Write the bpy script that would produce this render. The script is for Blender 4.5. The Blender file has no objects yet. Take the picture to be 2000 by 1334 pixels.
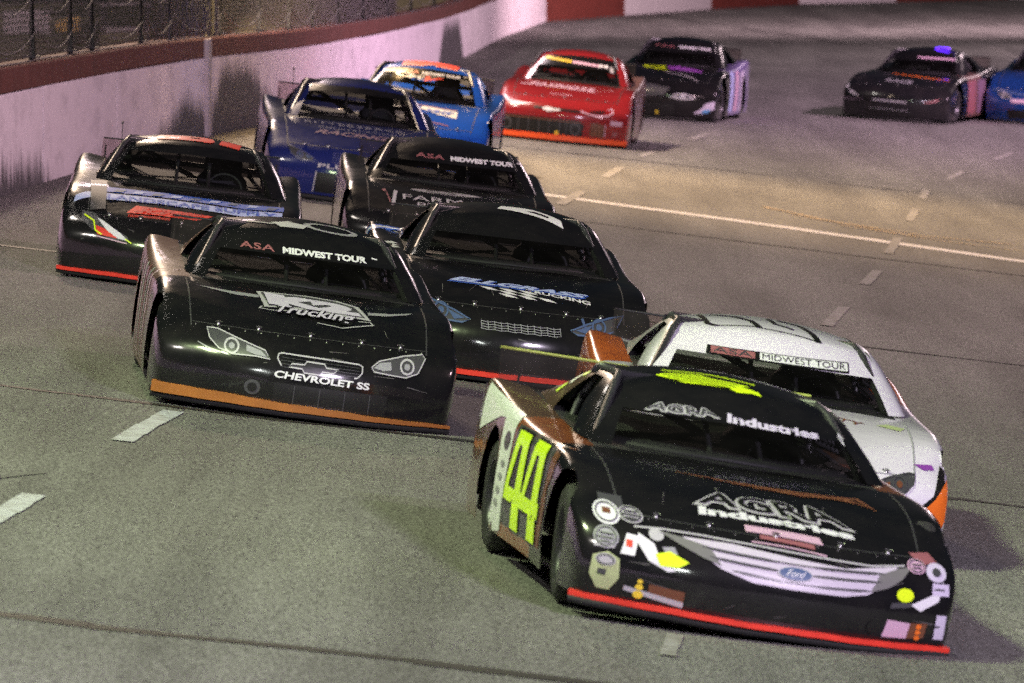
import bpy, bmesh, math, random
from mathutils import Vector, Matrix
from mathutils.bvhtree import BVHTree
from mathutils.geometry import tessellate_polygon
random.seed(7)
R = math.radians
scene = bpy.context.scene
C = scene.collection

# ------------------------------------------------------------------ camera
CAM_H = 3.67
cam_data = bpy.data.cameras.new('camera')
cam = bpy.data.objects.new('camera', cam_data)
C.objects.link(cam)
cam_data.sensor_width = 36.0
cam_data.lens = 270.0
cam_data.clip_start = 1.0
cam_data.clip_end = 3000.0
cam.location = (0, 0, CAM_H)
cam.rotation_euler = (R(90) - math.atan(866 / 15000), 0, 0)
cam_data.dof.use_dof = True
cam_data.dof.focus_distance = 57.0
cam_data.dof.aperture_fstop = 5.6
scene.camera = cam

# ------------------------------------------------------------------ night sky, dim sun, exposure
world = bpy.data.worlds.new('World')
scene.world = world
world.use_nodes = True
wn = world.node_tree
wn.nodes.clear()
w_out = wn.nodes.new('ShaderNodeOutputWorld')
w_bg = wn.nodes.new('ShaderNodeBackground')
w_sky = wn.nodes.new('ShaderNodeTexSky')
w_sky.sky_type = 'NISHITA'
w_sky.sun_disc = False
SUN_EL, SUN_AZ = R(46), R(-125)
w_sky.sun_elevation = SUN_EL
w_sky.sun_rotation = SUN_AZ
wn.links.new(w_sky.outputs[0], w_bg.inputs[0])
wn.links.new(w_bg.outputs[0], w_out.inputs[0])
w_bg.inputs[1].default_value = 0.0025

sun_data = bpy.data.lights.new('sun', 'SUN')
sun_data.energy = 0.45
sun_data.angle = R(0.5)
sun_data.color = (1.0, 0.93, 0.85)
sun = bpy.data.objects.new('sun', sun_data)
C.objects.link(sun)
d_sun = Vector((math.sin(SUN_AZ) * math.cos(SUN_EL), math.cos(SUN_AZ) * math.cos(SUN_EL), math.sin(SUN_EL)))
sun.rotation_euler = d_sun.to_track_quat('Z', 'Y').to_euler()

# floodlights of the speedway: banks of lamps on masts that stand outside the picture
MASTS = [  # lamp bank position, aim, red / green / blue power of one lamp
    ((-9.5, 42, 17), (-2, 46, 0), (4800, 6000, 3100)),
    ((-9.5, 78, 18), (-1, 78, 0), (500, 450, 400)),
    ((-8, 116, 18), (3, 108, 0), (13000, 9800, 7200)),
    ((27, 66, 18), (-4, 92, 1), (9800, 6500, 7300)),
    ((31, 128, 18), (0, 160, 1), (24000, 15400, 21000)),
    ((16, 10, 18), (2, 48, 0), (20000, 17000, 22000)),
    ((-12, -4, 18), (-2, 46, 0), (3000, 3200, 3000)),
    ((24, 205, 18), (6, 235, 0), (25000, 17500, 19500)),
    ((-5, 113, 18), (3.2, 103.5, 0), (11500, 7500, 3400), 58.0),
    ((-6.5, 138, 18), (0.5, 118, 0), (3000, 2300, 2400), 70.0),
    ((24, 186, 18), (8, 172, 0), (7000, 5300, 5700)),
]
def flood_bank(loc, target, rgb, cone=150.0):
    loc = Vector(loc)
    aim = (loc - Vector(target)).to_track_quat('Z', 'Y')
    side = aim @ Vector((1, 0, 0))
    watts = max(rgb)
    for k in (-1, 0, 1):
        l = bpy.data.lights.new('floodlight', 'SPOT')
        l.energy = watts
        l.color = tuple(c / watts if watts else 0 for c in rgb)
        l.spot_size = R(cone)
        l.spot_blend = 1.0
        l.shadow_soft_size = 0.55
        o = bpy.data.objects.new('floodlight', l)
        C.objects.link(o)
        o.location = loc + side * (k * 1.3) + Vector((0, 0, .35 * (k % 2)))
        o.rotation_euler = aim.to_euler()
for args in MASTS:
    flood_bank(*args)

scene.view_settings.view_transform = 'Standard'
scene.view_settings.look = 'None'
scene.view_settings.exposure = 0.0
scene.view_settings.gamma = 1.0
scene.view_settings.use_curve_mapping = False
scene.render.engine = 'CYCLES'
scene.cycles.use_denoising = False          # the photograph is grainy too
scene.cycles.use_adaptive_sampling = True
scene.cycles.adaptive_threshold = 0.06
scene.cycles.adaptive_min_samples = 16
scene.cycles.max_bounces = 6
scene.cycles.transparent_max_bounces = 12
scene.cycles.sample_clamp_direct = 12.0
scene.cycles.sample_clamp_indirect = 3.0

# ------------------------------------------------------------------ materials
MATS = {}
def mat(name, color, rough=0.5, metal=0.0, coat=0.0, spec=0.5, bump=0.0, bump_scale=60.0, mottle=0.0, mottle_scale=8.0,
        emit=None, emit_strength=1.0):
    if name in MATS:
        return MATS[name]
    m = bpy.data.materials.new(name)
    m.use_nodes = True
    nt = m.node_tree
    b = nt.nodes['Principled BSDF']
    b.inputs['Base Color'].default_value = (*color, 1)
    b.inputs['Roughness'].default_value = rough
    b.inputs['Metallic'].default_value = metal
    b.inputs['Coat Weight'].default_value = coat
    b.inputs['Coat Roughness'].default_value = 0.06
    b.inputs['Specular IOR Level'].default_value = spec
    tc = nt.nodes.new('ShaderNodeTexCoord')
    if mottle:
        n = nt.nodes.new('ShaderNodeTexNoise')
        n.inputs['Scale'].default_value = mottle_scale
        n.inputs['Detail'].default_value = 6
        nt.links.new(tc.outputs['Object'], n.inputs['Vector'])
        mx = nt.nodes.new('ShaderNodeMix')
        mx.data_type = 'RGBA'
        mx.inputs['A'].default_value = (*[c * (1 - mottle) for c in color], 1)
        mx.inputs['B'].default_value = (*[min(1, c * (1 + mottle)) for c in color], 1)
        nt.links.new(n.outputs['Fac'], mx.inputs['Factor'])
        nt.links.new(mx.outputs['Result'], b.inputs['Base Color'])
    if bump:
        n2 = nt.nodes.new('ShaderNodeTexNoise')
        n2.inputs['Scale'].default_value = bump_scale
        n2.inputs['Detail'].default_value = 4
        nt.links.new(tc.outputs['Object'], n2.inputs['Vector'])
        bp = nt.nodes.new('ShaderNodeBump')
        bp.inputs['Strength'].default_value = bump
        bp.inputs['Distance'].default_value = 0.02
        nt.links.new(n2.outputs['Fac'], bp.inputs['Height'])
        nt.links.new(bp.outputs['Normal'], b.inputs['Normal'])
    if emit:
        b.inputs['Emission Color'].default_value = (*emit, 1)
        b.inputs['Emission Strength'].default_value = emit_strength
    MATS[name] = m
    return m

def paint(name, color, dirt=0.18, rough=0.24, coat=1.0):
    """race car paint: clear coated, with road dust and tyre rubber specks that dull it in patches"""
    key = 'paint_' + name
    if key in MATS:
        return MATS[key]
    m = bpy.data.materials.new(key)
    m.use_nodes = True
    nt = m.node_tree
    b = nt.nodes['Principled BSDF']
    tc = nt.nodes.new('ShaderNodeTexCoord')
    n = nt.nodes.new('ShaderNodeTexNoise')
    n.inputs['Scale'].default_value = 3.5
    n.inputs['Detail'].default_value = 8
    n.inputs['Roughness'].default_value = 0.7
    nt.links.new(tc.outputs['Object'], n.inputs['Vector'])
    rmp = nt.nodes.new('ShaderNodeValToRGB')
    rmp.color_ramp.elements[0].position = 0.42
    rmp.color_ramp.elements[1].position = 0.78
    nt.links.new(n.outputs['Fac'], rmp.inputs['Fac'])
    mul = nt.nodes.new('ShaderNodeMath')
    mul.operation = 'MULTIPLY'
    mul.inputs[1].default_value = dirt
    nt.links.new(rmp.outputs['Color'], mul.inputs[0])
    mx = nt.nodes.new('ShaderNodeMix')
    mx.data_type = 'RGBA'
    mx.inputs['A'].default_value = (*color, 1)
    mx.inputs['B'].default_value = (0.05, 0.043, 0.038, 1)
    nt.links.new(mul.outputs[0], mx.inputs['Factor'])
    nt.links.new(mx.outputs['Result'], b.inputs['Base Color'])
    rr = nt.nodes.new('ShaderNodeMath')
    rr.operation = 'MULTIPLY_ADD'
    rr.inputs[1].default_value = 0.5
    rr.inputs[2].default_value = rough
    nt.links.new(mul.outputs[0], rr.inputs[0])
    nt.links.new(rr.outputs[0], b.inputs['Roughness'])
    b.inputs['Coat Weight'].default_value = coat
    b.inputs['Coat Roughness'].default_value = 0.11
    b.inputs['Specular IOR Level'].default_value = 0.12
    # sheet bodywork is never quite flat
    n2 = nt.nodes.new('ShaderNodeTexNoise')
    n2.inputs['Scale'].default_value = 4.0
    n2.inputs['Detail'].default_value = 2
    nt.links.new(tc.outputs['Object'], n2.inputs['Vector'])
    bp = nt.nodes.new('ShaderNodeBump')
    bp.inputs['Strength'].default_value = 0.16
    bp.inputs['Distance'].default_value = 0.03
    nt.links.new(n2.outputs['Fac'], bp.inputs['Height'])
    nt.links.new(bp.outputs['Normal'], b.inputs['Normal'])
    nt.links.new(bp.outputs['Normal'], b.inputs['Coat Normal'])
    MATS[key] = m
    return m

def glass(name, tint, gloss=0.12):
    if name in MATS:
        return MATS[name]
    m = bpy.data.materials.new(name)
    m.use_nodes = True
    nt = m.node_tree
    nt.nodes.remove(nt.nodes['Principled BSDF'])
    out = nt.nodes['Material Output']
    tr = nt.nodes.new('ShaderNodeBsdfTransparent')
    tr.inputs[0].default_value = (*tint, 1)
    gl = nt.nodes.new('ShaderNodeBsdfGlossy')
    gl.inputs['Roughness'].default_value = 0.07
    gl.inputs[0].default_value = (1, 1, 1, 1)
    lw = nt.nodes.new('ShaderNodeLayerWeight')
    lw.inputs['Blend'].default_value = 0.12
    mx = nt.nodes.new('ShaderNodeMixShader')
    nt.links.new(lw.outputs['Fresnel'], mx.inputs[0])
    nt.links.new(tr.outputs[0], mx.inputs[1])
    nt.links.new(gl.outputs[0], mx.inputs[2])
    # film of dust and scratches on the plastic
    df = nt.nodes.new('ShaderNodeBsdfDiffuse')
    df.inputs[0].default_value = (0.35, 0.33, 0.31, 1)
    tc = nt.nodes.new('ShaderNodeTexCoord')
    n = nt.nodes.new('ShaderNodeTexNoise')
    n.inputs['Scale'].default_value = 5.0
    n.inputs['Detail'].default_value = 7
    nt.links.new(tc.outputs['Object'], n.inputs['Vector'])
    mu = nt.nodes.new('ShaderNodeMath')
    mu.operation = 'MULTIPLY'
    mu.inputs[1].default_value = gloss
    nt.links.new(n.outputs['Fac'], mu.inputs[0])
    mx2 = nt.nodes.new('ShaderNodeMixShader')
    nt.links.new(mu.outputs[0], mx2.inputs[0])
    nt.links.new(mx.outputs[0], mx2.inputs[1])
    nt.links.new(df.outputs[0], mx2.inputs[2])
    nt.links.new(mx2.outputs[0], out.inputs['Surface'])
    MATS[name] = m
    return m

# ------------------------------------------------------------------ object helpers
def link(name, me, material=None, parent=None, matrix=None):
    o = bpy.data.objects.new(name, me)
    C.objects.link(o)
    if parent is not None:
        o.parent = parent
    if matrix is not None:
        o.matrix_local = matrix
    if material is not None and me is not None:
        if len(me.materials) == 0:
            me.materials.append(None)
        o.material_slots[0].link = 'OBJECT'
        o.material_slots[0].material = material
    return o

def tag(o, label=None, cat=None, group=None, kind=None):
    if label: o['label'] = label
    if cat: o['category'] = cat
    if group: o['group'] = group
    if kind: o['kind'] = kind
    return o

def mesh(name, verts, faces, smooth=False):
    me = bpy.data.meshes.new(name)
    me.from_pydata([tuple(v) for v in verts], [], faces)
    if smooth:
        me.polygons.foreach_set('use_smooth', [True] * len(me.polygons))
    me.update()
    return me

class MB:
    def __init__(s): s.v, s.f = [], []
    def box(s, x0, x1, y0, y1, z0, z1, M=None):
        n = len(s.v)
        for z in (z0, z1):
            for (x, y) in ((x0, y0), (x1, y0), (x1, y1), (x0, y1)):
                p = Vector((x, y, z))
                s.v.append(M @ p if M else p)
        for q in ((3, 2, 1, 0), (4, 5, 6, 7), (0, 1, 5, 4), (1, 2, 6, 5), (2, 3, 7, 6), (3, 0, 4, 7)):
            s.f.append(tuple(n + i for i in q))
        return s
    def tube(s, pts, r, k=8, cap=True):
        pts = [Vector(p) for p in pts]
        base = len(s.v)
        up = Vector((0, 0, 1))
        for i, p in enumerate(pts):
            d = (pts[min(i + 1, len(pts) - 1)] - pts[max(i - 1, 0)]).normalized()
            a = d.cross(up)
            if a.length < 1e-3: a = d.cross(Vector((1, 0, 0)))
            a.normalize(); b = d.cross(a)
            for j in range(k):
                t = 2 * math.pi * j / k
                s.v.append(p + a * math.cos(t) * r + b * math.sin(t) * r)
        for i in range(len(pts) - 1):
            for j in range(k):
                s.f.append((base + i * k + j, base + i * k + (j + 1) % k, base + (i + 1) * k + (j + 1) % k, base + (i + 1) * k + j))
        if cap:
            s.f.append(tuple(base + j for j in range(k)))
            s.f.append(tuple(base + (len(pts) - 1) * k + j for j in reversed(range(k))))
        return s
    def grid(s, rows):
        base = len(s.v); n = len(rows[0])
        for r in rows: s.v += [Vector(p) for p in r]
        for i in range(len(rows) - 1):
            for j in range(n - 1):
                s.f.append((base + i * n + j, base + i * n + j + 1, base + (i + 1) * n + j + 1, base + (i + 1) * n + j))
        return s
    def build(s, name, m, parent=None, smooth=False, matrix=None):
        return link(name, mesh(name, s.v, s.f, smooth), m, parent, matrix)
    def mesh(s, name, smooth=False): return mesh(name, s.v, s.f, smooth)

def smooth01(t):
    t = min(max(t, 0.0), 1.0)
    return t * t * (3 - 2 * t)

def gz(x, y):
    """height of the banked track: banked down to the right, flattening out in the far turn"""
    return -0.12 * x * (1 - smooth01((y - 95) / 95.0))

def lerp(a, b, t): return a + (b - a) * t

def poly_at(pts, t):
    """point on a polyline at y = t (second coordinate)"""
    for (x0, y0), (x1, y1) in zip(pts, pts[1:]):
        if y0 <= t <= y1:
            return lerp(x0, x1, (t - y0) / (y1 - y0))
    return pts[0][0] if t < pts[0][1] else pts[-1][0]

# ------------------------------------------------------------------ track surface
def asphalt_material():
    m = bpy.data.materials.new('asphalt')
    m.use_nodes = True
    nt = m.node_tree
    b = nt.nodes['Principled BSDF']
    b.inputs['Specular IOR Level'].default_value = 0.35
    tc = nt.nodes.new('ShaderNodeTexCoord')
    def noise(scale, detail, sx=1, sy=1, rough=0.6):
        mp = nt.nodes.new('ShaderNodeMapping')
        mp.inputs['Scale'].default_value = (sx, sy, 1)
        nt.links.new(tc.outputs['Object'], mp.inputs['Vector'])
        n = nt.nodes.new('ShaderNodeTexNoise')
        n.inputs['Scale'].default_value = scale
        n.inputs['Detail'].default_value = detail
        n.inputs['Roughness'].default_value = rough
        nt.links.new(mp.outputs[0], n.inputs['Vector'])
        return n.outputs['Fac']
    def ramp(fac, p0, c0, p1, c1):
        r = nt.nodes.new('ShaderNodeValToRGB')
        r.color_ramp.elements[0].position = p0
        r.color_ramp.elements[0].color = (*c0, 1)
        r.color_ramp.elements[1].position = p1
        r.color_ramp.elements[1].color = (*c1, 1)
        nt.links.new(fac, r.inputs['Fac'])
        return r.outputs['Color']
    def mix(fac, a, bb, mode='MIX'):
        x = nt.nodes.new('ShaderNodeMix')
        x.data_type = 'RGBA'
        x.blend_type = mode
        if isinstance(fac, float): x.inputs['Factor'].default_value = fac
        else: nt.links.new(fac, x.inputs['Factor'])
        nt.links.new(a, x.inputs['A'])
        nt.links.new(bb, x.inputs['B'])
        return x.outputs['Result']
    # worn aggregate: pale stones in a dark binder
    speck = ramp(noise(55, 3, 1, 0.30, 0.8), 0.38, (0.070, 0.068, 0.064), 0.66, (0.345, 0.337, 0.316))
    patch = ramp(noise(0.35, 6, 1, 0.35), 0.3, (0.62, 0.62, 0.62), 0.7, (1, 1, 1))
    rubber = ramp(noise(1.1, 5, 1, 0.05), 0.38, (0.55, 0.54, 0.55), 0.62, (1, 1, 1))
    c = mix(1.0, speck, patch, 'MULTIPLY')
    c = mix(0.8, c, rubber, 'MULTIPLY')
    nt.links.new(c, b.inputs['Base Color'])
    rgh = nt.nodes.new('ShaderNodeMath')
    rgh.operation = 'MULTIPLY_ADD'
    nt.links.new(noise(1.4, 4, 1, 0.1), rgh.inputs[0])
    rgh.inputs[1].default_value = -0.25
    rgh.inputs[2].default_value = 0.93
    nt.links.new(rgh.outputs[0], b.inputs['Roughness'])
    bp = nt.nodes.new('ShaderNodeBump')
    bp.inputs['Strength'].default_value = 0.5
    bp.inputs['Distance'].default_value = 0.006
    nt.links.new(noise(90, 3), bp.inputs['Height'])
    nt.links.new(bp.outputs['Normal'], b.inputs['Normal'])
    return m

M_ASPHALT = asphalt_material()
WALL = [(-8.0, 0.0), (-6.63, 40.0), (-5.22, 78.26), (-4.91, 86.64), (-4.49, 96.2), (-3.19, 119.6), (-1.31, 170.5), (-0.30, 202.1), (1.02, 229.0)]
TURN = [(1.02, 229.0), (3.53, 241.0), (6.6, 254.6), (9.97, 266.6), (13.6, 271.9), (18.1, 280.2), (24.5, 290.0), (31.5, 299.0), (39.0, 307.5), (47.0, 315.0), (56.0, 321.0)]

xs = [-9 + i * 1.0 for i in range(0, 12)] + [3 + i * 2.5 for i in range(0, 34)]
ys = [-40 + i * 6.0 for i in range(0, 66)]
mb = MB()
mb.grid([[(x, y, gz(x, y)) for x in xs] for y in ys])
tag(mb.build('track', M_ASPHALT, smooth=True), kind='structure')

# one big sheet of ground below everything, out to the horizon
mb = MB()
mb.grid([[(x, y, -13.0) for x in (-1500, 1500)] for y in (-600, 2400)])
tag(mb.build('ground', mat('far_earth', (0.04, 0.045, 0.025), 0.95)), kind='structure')

def ribbon(pts, w, lift, wob=0.0, step=0.5, axis='x'):
    """flat strip along a polyline lying on the track; axis says which way its width runs"""
    out_l, out_r = [], []
    for (x0, y0), (x1, y1) in zip(pts, pts[1:]):
        n = max(1, int(math.hypot(x1 - x0, y1 - y0) / step))
        dx, dy = x1 - x0, y1 - y0
        L = math.hypot(dx, dy)
        nx, ny = -dy / L, dx / L
        for i in range(n + 1):
            t = i / n
            x, y = lerp(x0, x1, t), lerp(y0, y1, t)
            ww = w * 0.5
            a, b2 = ww + random.uniform(-wob, wob), ww + random.uniform(-wob, wob)
            p, q = (x + nx * a, y + ny * a), (x - nx * b2, y - ny * b2)
            out_l.append((*p, gz(*p) + lift))
            out_r.append((*q, gz(*q) + lift))
    m = MB()
    m.grid([out_l, out_r])
    return m

M_SEAM = mat('sealed_joint_tar', (0.018, 0.017, 0.017), 0.6, mottle=0.4, mottle_scale=6)
for y, y2, w in ((36.1, 37.0, 0.20), (51.2, 51.9, 0.17), (69.0, 70.1, 0.16), (89.6, 88.2, 0.18), (114.0, 109.5, 0.24)):
    xl = poly_at(WALL, y) + 0.2
    pts = [(lerp(xl, 30, i / 24), lerp(y, y2, i / 24) + random.uniform(-.10, .10)) for i in range(25)]
    tag(ribbon(pts, w, 0.004, 0.06).build('tar_joint', M_SEAM), kind='structure')
tag(ribbon([(3.8, 250), (4.5, 240.5), (7.0, 211.0), (11.1, 166.7), (16, 120)], 0.10, 0.004, 0.01, 1.5).build('tar_joint', M_SEAM), kind='structure')
# faint rubber laid down by sliding tyres
M_RUB = mat('tyre_rubber_mark', (0.105, 0.103, 0.097), 0.8, mottle=0.6, mottle_scale=14)
for pts in ([(-3.6, 41), (-3.1, 43.4), (-2.75, 44.6)], [(-3.1, 34), (-2.75, 36.2)]):
    tag(ribbon(pts, 0.07, 0.005, 0.025, 0.3).build('tyre_mark', M_RUB), kind='structure')

def worn_white(name, worn, top):
    m = mat(name, (0.62, 0.62, 0.60), 0.7, bump=0.2)
    nt = m.node_tree
    b = nt.nodes['Principled BSDF']
    tc = nt.nodes.new('ShaderNodeTexCoord')
    n = nt.nodes.new('ShaderNodeTexNoise')
    n.inputs['Scale'].default_value = 9
    n.inputs['Detail'].default_value = 8
    n.inputs['Roughness'].default_value = 0.75
    nt.links.new(tc.outputs['Object'], n.inputs['Vector'])
    r = nt.nodes.new('ShaderNodeValToRGB')
    r.color_ramp.elements[0].position = worn
    r.color_ramp.elements[0].color = (0.17, 0.16, 0.14, 1)
    r.color_ramp.elements[1].position = worn + 0.2
    r.color_ramp.elements[1].color = (*top, 1)
    nt.links.new(n.outputs['Fac'], r.inputs['Fac'])
    nt.links.new(r.outputs['Color'], b.inputs['Base Color'])
    return m
M_WHITE = worn_white('worn_white_paint', 0.34, (0.43, 0.44, 0.48))
M_WHITE_W = worn_white('well_worn_white_paint', 0.44, (0.33, 0.32, 0.33))

# lane dashes: two broken lines along the track
LANE_A = [(-3.2, 34), (-2.73, 42.11), (-2.34, 49.28), (0.74, 96.15), (1.44, 107.83), (2.03, 116.4), (3.14, 127.46), (4.4, 139)]
LANE_B = [(0.70, 26), (0.78, 38.2), (1.85, 55), (2.96, 72.15), (3.29, 76.15), (4.10, 85.9), (4.86, 96.4), (5.63, 106.8), (6.19, 114.4), (7.21, 122.6), (8.53, 131.3)]
def dash(lane, y0, y1, w, m):
    pts = [(poly_at(lane, lerp(y0, y1, i / 4)), lerp(y0, y1, i / 4)) for i in range(5)]
    tag(ribbon(pts, w, 0.008, 0.006, 0.4).build('lane_dash', m), kind='structure')
for y0, y1 in ((34.2, 36.0), (40.4, 43.0), (47.7, 50.8), (56.0, 58.8), (64, 67), (72, 75), (80, 83), (86.5, 89.5), (93.7, 98.9), (105.0, 109.6), (115.0, 118.0), (125.0, 129.0)):
    dash(LANE_A, y0, y1, 0.135, M_WHITE if y0 < 60 else M_WHITE_W)
for y0, y1 in ((30.5, 33.0), (38.0, 39.2), (46, 49), (55, 58), (64, 66.8), (72.2, 76.3), (81.9, 85.7), (90.8, 96.0), (102.2, 106.5), (110.5, 114.0), (119.0, 122.6), (128.0, 131.3)):
    dash(LANE_B, y0, y1, 0.085 if y0 < 45 else 0.115, M_WHITE_W)
# start and finish line across the track, with stray scuffed paint behind it
sf = [(lerp(-4.3, 30, i / 30), lerp(97.4, 83.0, i / 30) if i > 12 else lerp(97.4, 94.2, i / 12)) for i in range(13)]
sf = [(-4.2, 97.6), (0.51, 96.28), (3.18, 95.18), (6.22, 93.3), (12, 90), (24, 84)]
tag(ribbon(sf, 0.66, 0.006, 0.03, 0.4).build('start_line', worn_white('start_line_paint', 0.28, (0.66, 0.64, 0.65))), kind='structure')
M_YELLOW = mat('scuffed_yellow_paint', (0.34, 0.25, 0.15), 0.7, mottle=0.5, mottle_scale=5)
for pts in ([(3.3, 101.0), (4.2, 98.6), (4.9, 97.4), (6.4, 98.3)], [(3.6, 99.2), (5.2, 98.0)], [(4.2, 97.9), (5.6, 96.6), (7.2, 96.5)]):
    tag(ribbon(pts, 0.10, 0.010, 0.035, 0.3).build('paint_scuff', M_YELLOW), kind='structure')
tag(ribbon([(10.3, 262), (10.9, 250), (11.24, 241), (11.58, 217), (11.75, 190), (11.8, 160), (11.6, 120)], 0.10, 0.006, 0.01, 1.5).build('edge_line', M_WHITE_W), kind='structure')

# ------------------------------------------------------------------ concrete wall
def wall_material(name, col, stain=True):
    m = bpy.data.materials.new(name)
    m.use_nodes = True
    nt = m.node_tree
    b = nt.nodes['Principled BSDF']
    b.inputs['Roughness'].default_value = 0.75
    tc = nt.nodes.new('ShaderNodeTexCoord')
    sep = nt.nodes.new('ShaderNodeSeparateXYZ')
    nt.links.new(tc.outputs['Object'], sep.inputs[0])
    at = nt.nodes.new('ShaderNodeAttribute')
    at.attribute_name = 'hrel'
    def noise(scale, sx, sy, sz, detail=6, rough=0.65):
        mp = nt.nodes.new('ShaderNodeMapping')
        mp.inputs['Scale'].default_value = (sx, sy, sz)
        nt.links.new(tc.outputs['Object'], mp.inputs['Vector'])
        n = nt.nodes.new('ShaderNodeTexNoise')
        n.inputs['Scale'].default_value = scale
        n.inputs['Detail'].default_value = detail
        n.inputs['Roughness'].default_value = rough
        nt.links.new(mp.outputs[0], n.inputs['Vector'])
        return n.outputs['Fac']
    def ramp(fac, stops):
        r = nt.nodes.new('ShaderNodeValToRGB')
        els = r.color_ramp.elements
        els[0].position, els[1].position = stops[0][0], stops[-1][0]
        for p, v in stops[1:-1]:
            els.new(p)
        for e, (p, v) in zip(els, stops):
            e.color = (v, v, v, 1) if not isinstance(v, tuple) else (*v, 1)
        nt.links.new(fac, r.inputs['Fac'])
        return r.outputs['Color']
    def mth(op, a, c=None, v=None):
        n = nt.nodes.new('ShaderNodeMath')
        n.operation = op
        nt.links.new(a, n.inputs[0])
        if c is not None: nt.links.new(c, n.inputs[1])
        if v is not None: n.inputs[1].default_value = v
        return n.outputs[0]
    base = ramp(noise(1.6, 1, 0.5, 1.6, 9, 0.7), [(0.32, tuple(c * 0.74 for c in col)), (0.52, col)])
    out = base
    if stain:
        # scrapes and black rubber where cars have hit: vertical fans at certain stretches of the wall
        yy = mth('MULTIPLY', mth('SUBTRACT', sep.outputs['Y'], v=70.0), v=1 / 120.0)
        s = lambda y: (y - 70.0) / 120.0
        along = ramp(yy, [(s(75.5), 0.0), (s(78.5), 0.55), (s(82.5), 0.50), (s(85.5), 0.0), (s(93.5), 0.0), (s(97), 0.50), (s(100.5), 0.75), (s(102.5), 0.65), (s(103.6), 0.55), (s(105.5), 1.0), (s(110.0), 0.95),
                          (s(113.5), 0.55), (s(117), 0.1), (s(131), 0.10), (s(133), 0.60), (s(136.5), 0.12), (s(162), 0.05), (s(166), 1.0), (s(174.0), 1.0), (s(178), 0.05)])
        # tall at the second and the last one, low at the others
        vert = noise(1.0, 4, 4.5, 0.55, 12, 0.85)
        m1 = mth('ADD', mth('MULTIPLY', along, v=1.0), mth('MULTIPLY', vert, v=1.1))
        m2 = mth('SUBTRACT', m1, at.outputs['Fac'])
        mask = ramp(m2, [(0.58, 0.0), (0.80, 0.95)])
        fine = ramp(noise(3.0, 5, 8, 1.2, 8, 0.8), [(0.30, 0.45), (0.46, 1.0)])
        mask = mth('MULTIPLY', mask, fine)
        mx = nt.nodes.new('ShaderNodeMix')
        mx.data_type = 'RGBA'
        nt.links.new(mask, mx.inputs['Factor'])
        nt.links.new(out, mx.inputs['A'])
        mx.inputs['B'].default_value = (0.028, 0.028, 0.03, 1)
        # thin scratches and cracks
        scr = ramp(noise(2.2, 3, 9, 0.8, 10, 0.8), [(0.27, 0.55), (0.315, 0.0)])
        mx2 = nt.nodes.new('ShaderNodeMix')
        mx2.data_type = 'RGBA'
        nt.links.new(scr, mx2.inputs['Factor'])
        nt.links.new(mx.outputs['Result'], mx2.inputs['A'])
        mx2.inputs['B'].default_value = (0.10, 0.09, 0.09, 1)
        out = mx2.outputs['Result']
    nt.links.new(out, b.inputs['Base Color'])
    bp = nt.nodes.new('ShaderNodeBump')
    bp.inputs['Strength'].default_value = 0.3
    bp.inputs['Distance'].default_value = 0.02
    nt.links.new(noise(7, 1, 1, 1), bp.inputs['Height'])
    nt.links.new(bp.outputs['Normal'], b.inputs['Normal'])
    return m

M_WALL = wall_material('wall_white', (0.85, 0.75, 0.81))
M_WALL_RED = wall_material('wall_red', (0.19, 0.036, 0.024), False)
M_COPING = mat('red_oxide_coping', (0.115, 0.030, 0.020), 0.8, mottle=0.45, mottle_scale=3, bump=0.3, bump_scale=8)

def wall_block(p, q, h0, h1, thick, gap=0.03, zoff=0.0, nseg=3):
    """a length of wall from p to q standing on the track, from h0 to h1 above it, its face towards the track"""
    dx, dy = q[0] - p[0], q[1] - p[1]
    L = math.hypot(dx, dy)
    ux, uy = dx / L, dy / L
    nx, ny = -uy, ux          # away from the track
    m = MB(); hr = []
    rows = []
    prof = [(0.0, h0), (0.0, h1 - 0.02), (0.02, h1), (thick - 0.02, h1), (thick, h1 - 0.02), (thick, h0)]
    for i in range(nseg + 1):
        s = gap + (L - 2 * gap) * i / nseg
        x, y = p[0] + ux * s, p[1] + uy * s
        zb = gz(x, y)
        rows.append([(x + nx * t, y + ny * t, zb + h + zoff) for t, h in prof])
    m.grid(rows)
    n = len(prof)
    m.f.append(tuple(range(n)))
    m.f.append(tuple(reversed([nseg * n + i for i in range(n)])))
    me = m.mesh('wall_block')
    a = me.attributes.new('hrel', 'FLOAT', 'POINT')
    vals = []
    for r in rows:
        vals += [min(1.0, max(0.0, h)) / 1.05 for t, h in prof]
    a.data.foreach_set('value', vals)
    return me

wall = bpy.data.objects.new('concrete_wall', None)
C.objects.link(wall)
wall.location = (0, 0, 0)
tag(wall, 'long white concrete wall with a red top and black tyre scrapes left of the track', 'wall')
y = 14.0
WALL_SEGS = []
while y < 228.5:
    y1 = min(y + 8.6, 229.0)
    WALL_SEGS.append(((poly_at(WALL, y), y), (poly_at(WALL, y1), y1)))
    y = y1
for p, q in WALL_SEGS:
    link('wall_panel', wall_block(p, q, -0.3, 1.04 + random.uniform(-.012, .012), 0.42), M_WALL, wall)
    link('coping', wall_block(p, q, 1.045, 1.045 + 0.26, 0.40, 0.0, random.uniform(0, .012)), M_COPING, wall)
# pale pilaster where two lengths of wall meet
py = 103.4
px_ = poly_at(WALL, py)
mb = MB()
mb.box(px_ - 0.08, px_ + 0.03, py - 0.55, py + 0.55, gz(px_, py) - 0.2, gz(px_, py) + 1.30)
tag(mb.build('pilaster', mat('pale_concrete', (0.44, 0.39, 0.40), 0.8, mottle=0.25, mottle_scale=6), wall))['label'] = 'pale concrete pilaster between two lengths of the wall'

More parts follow.
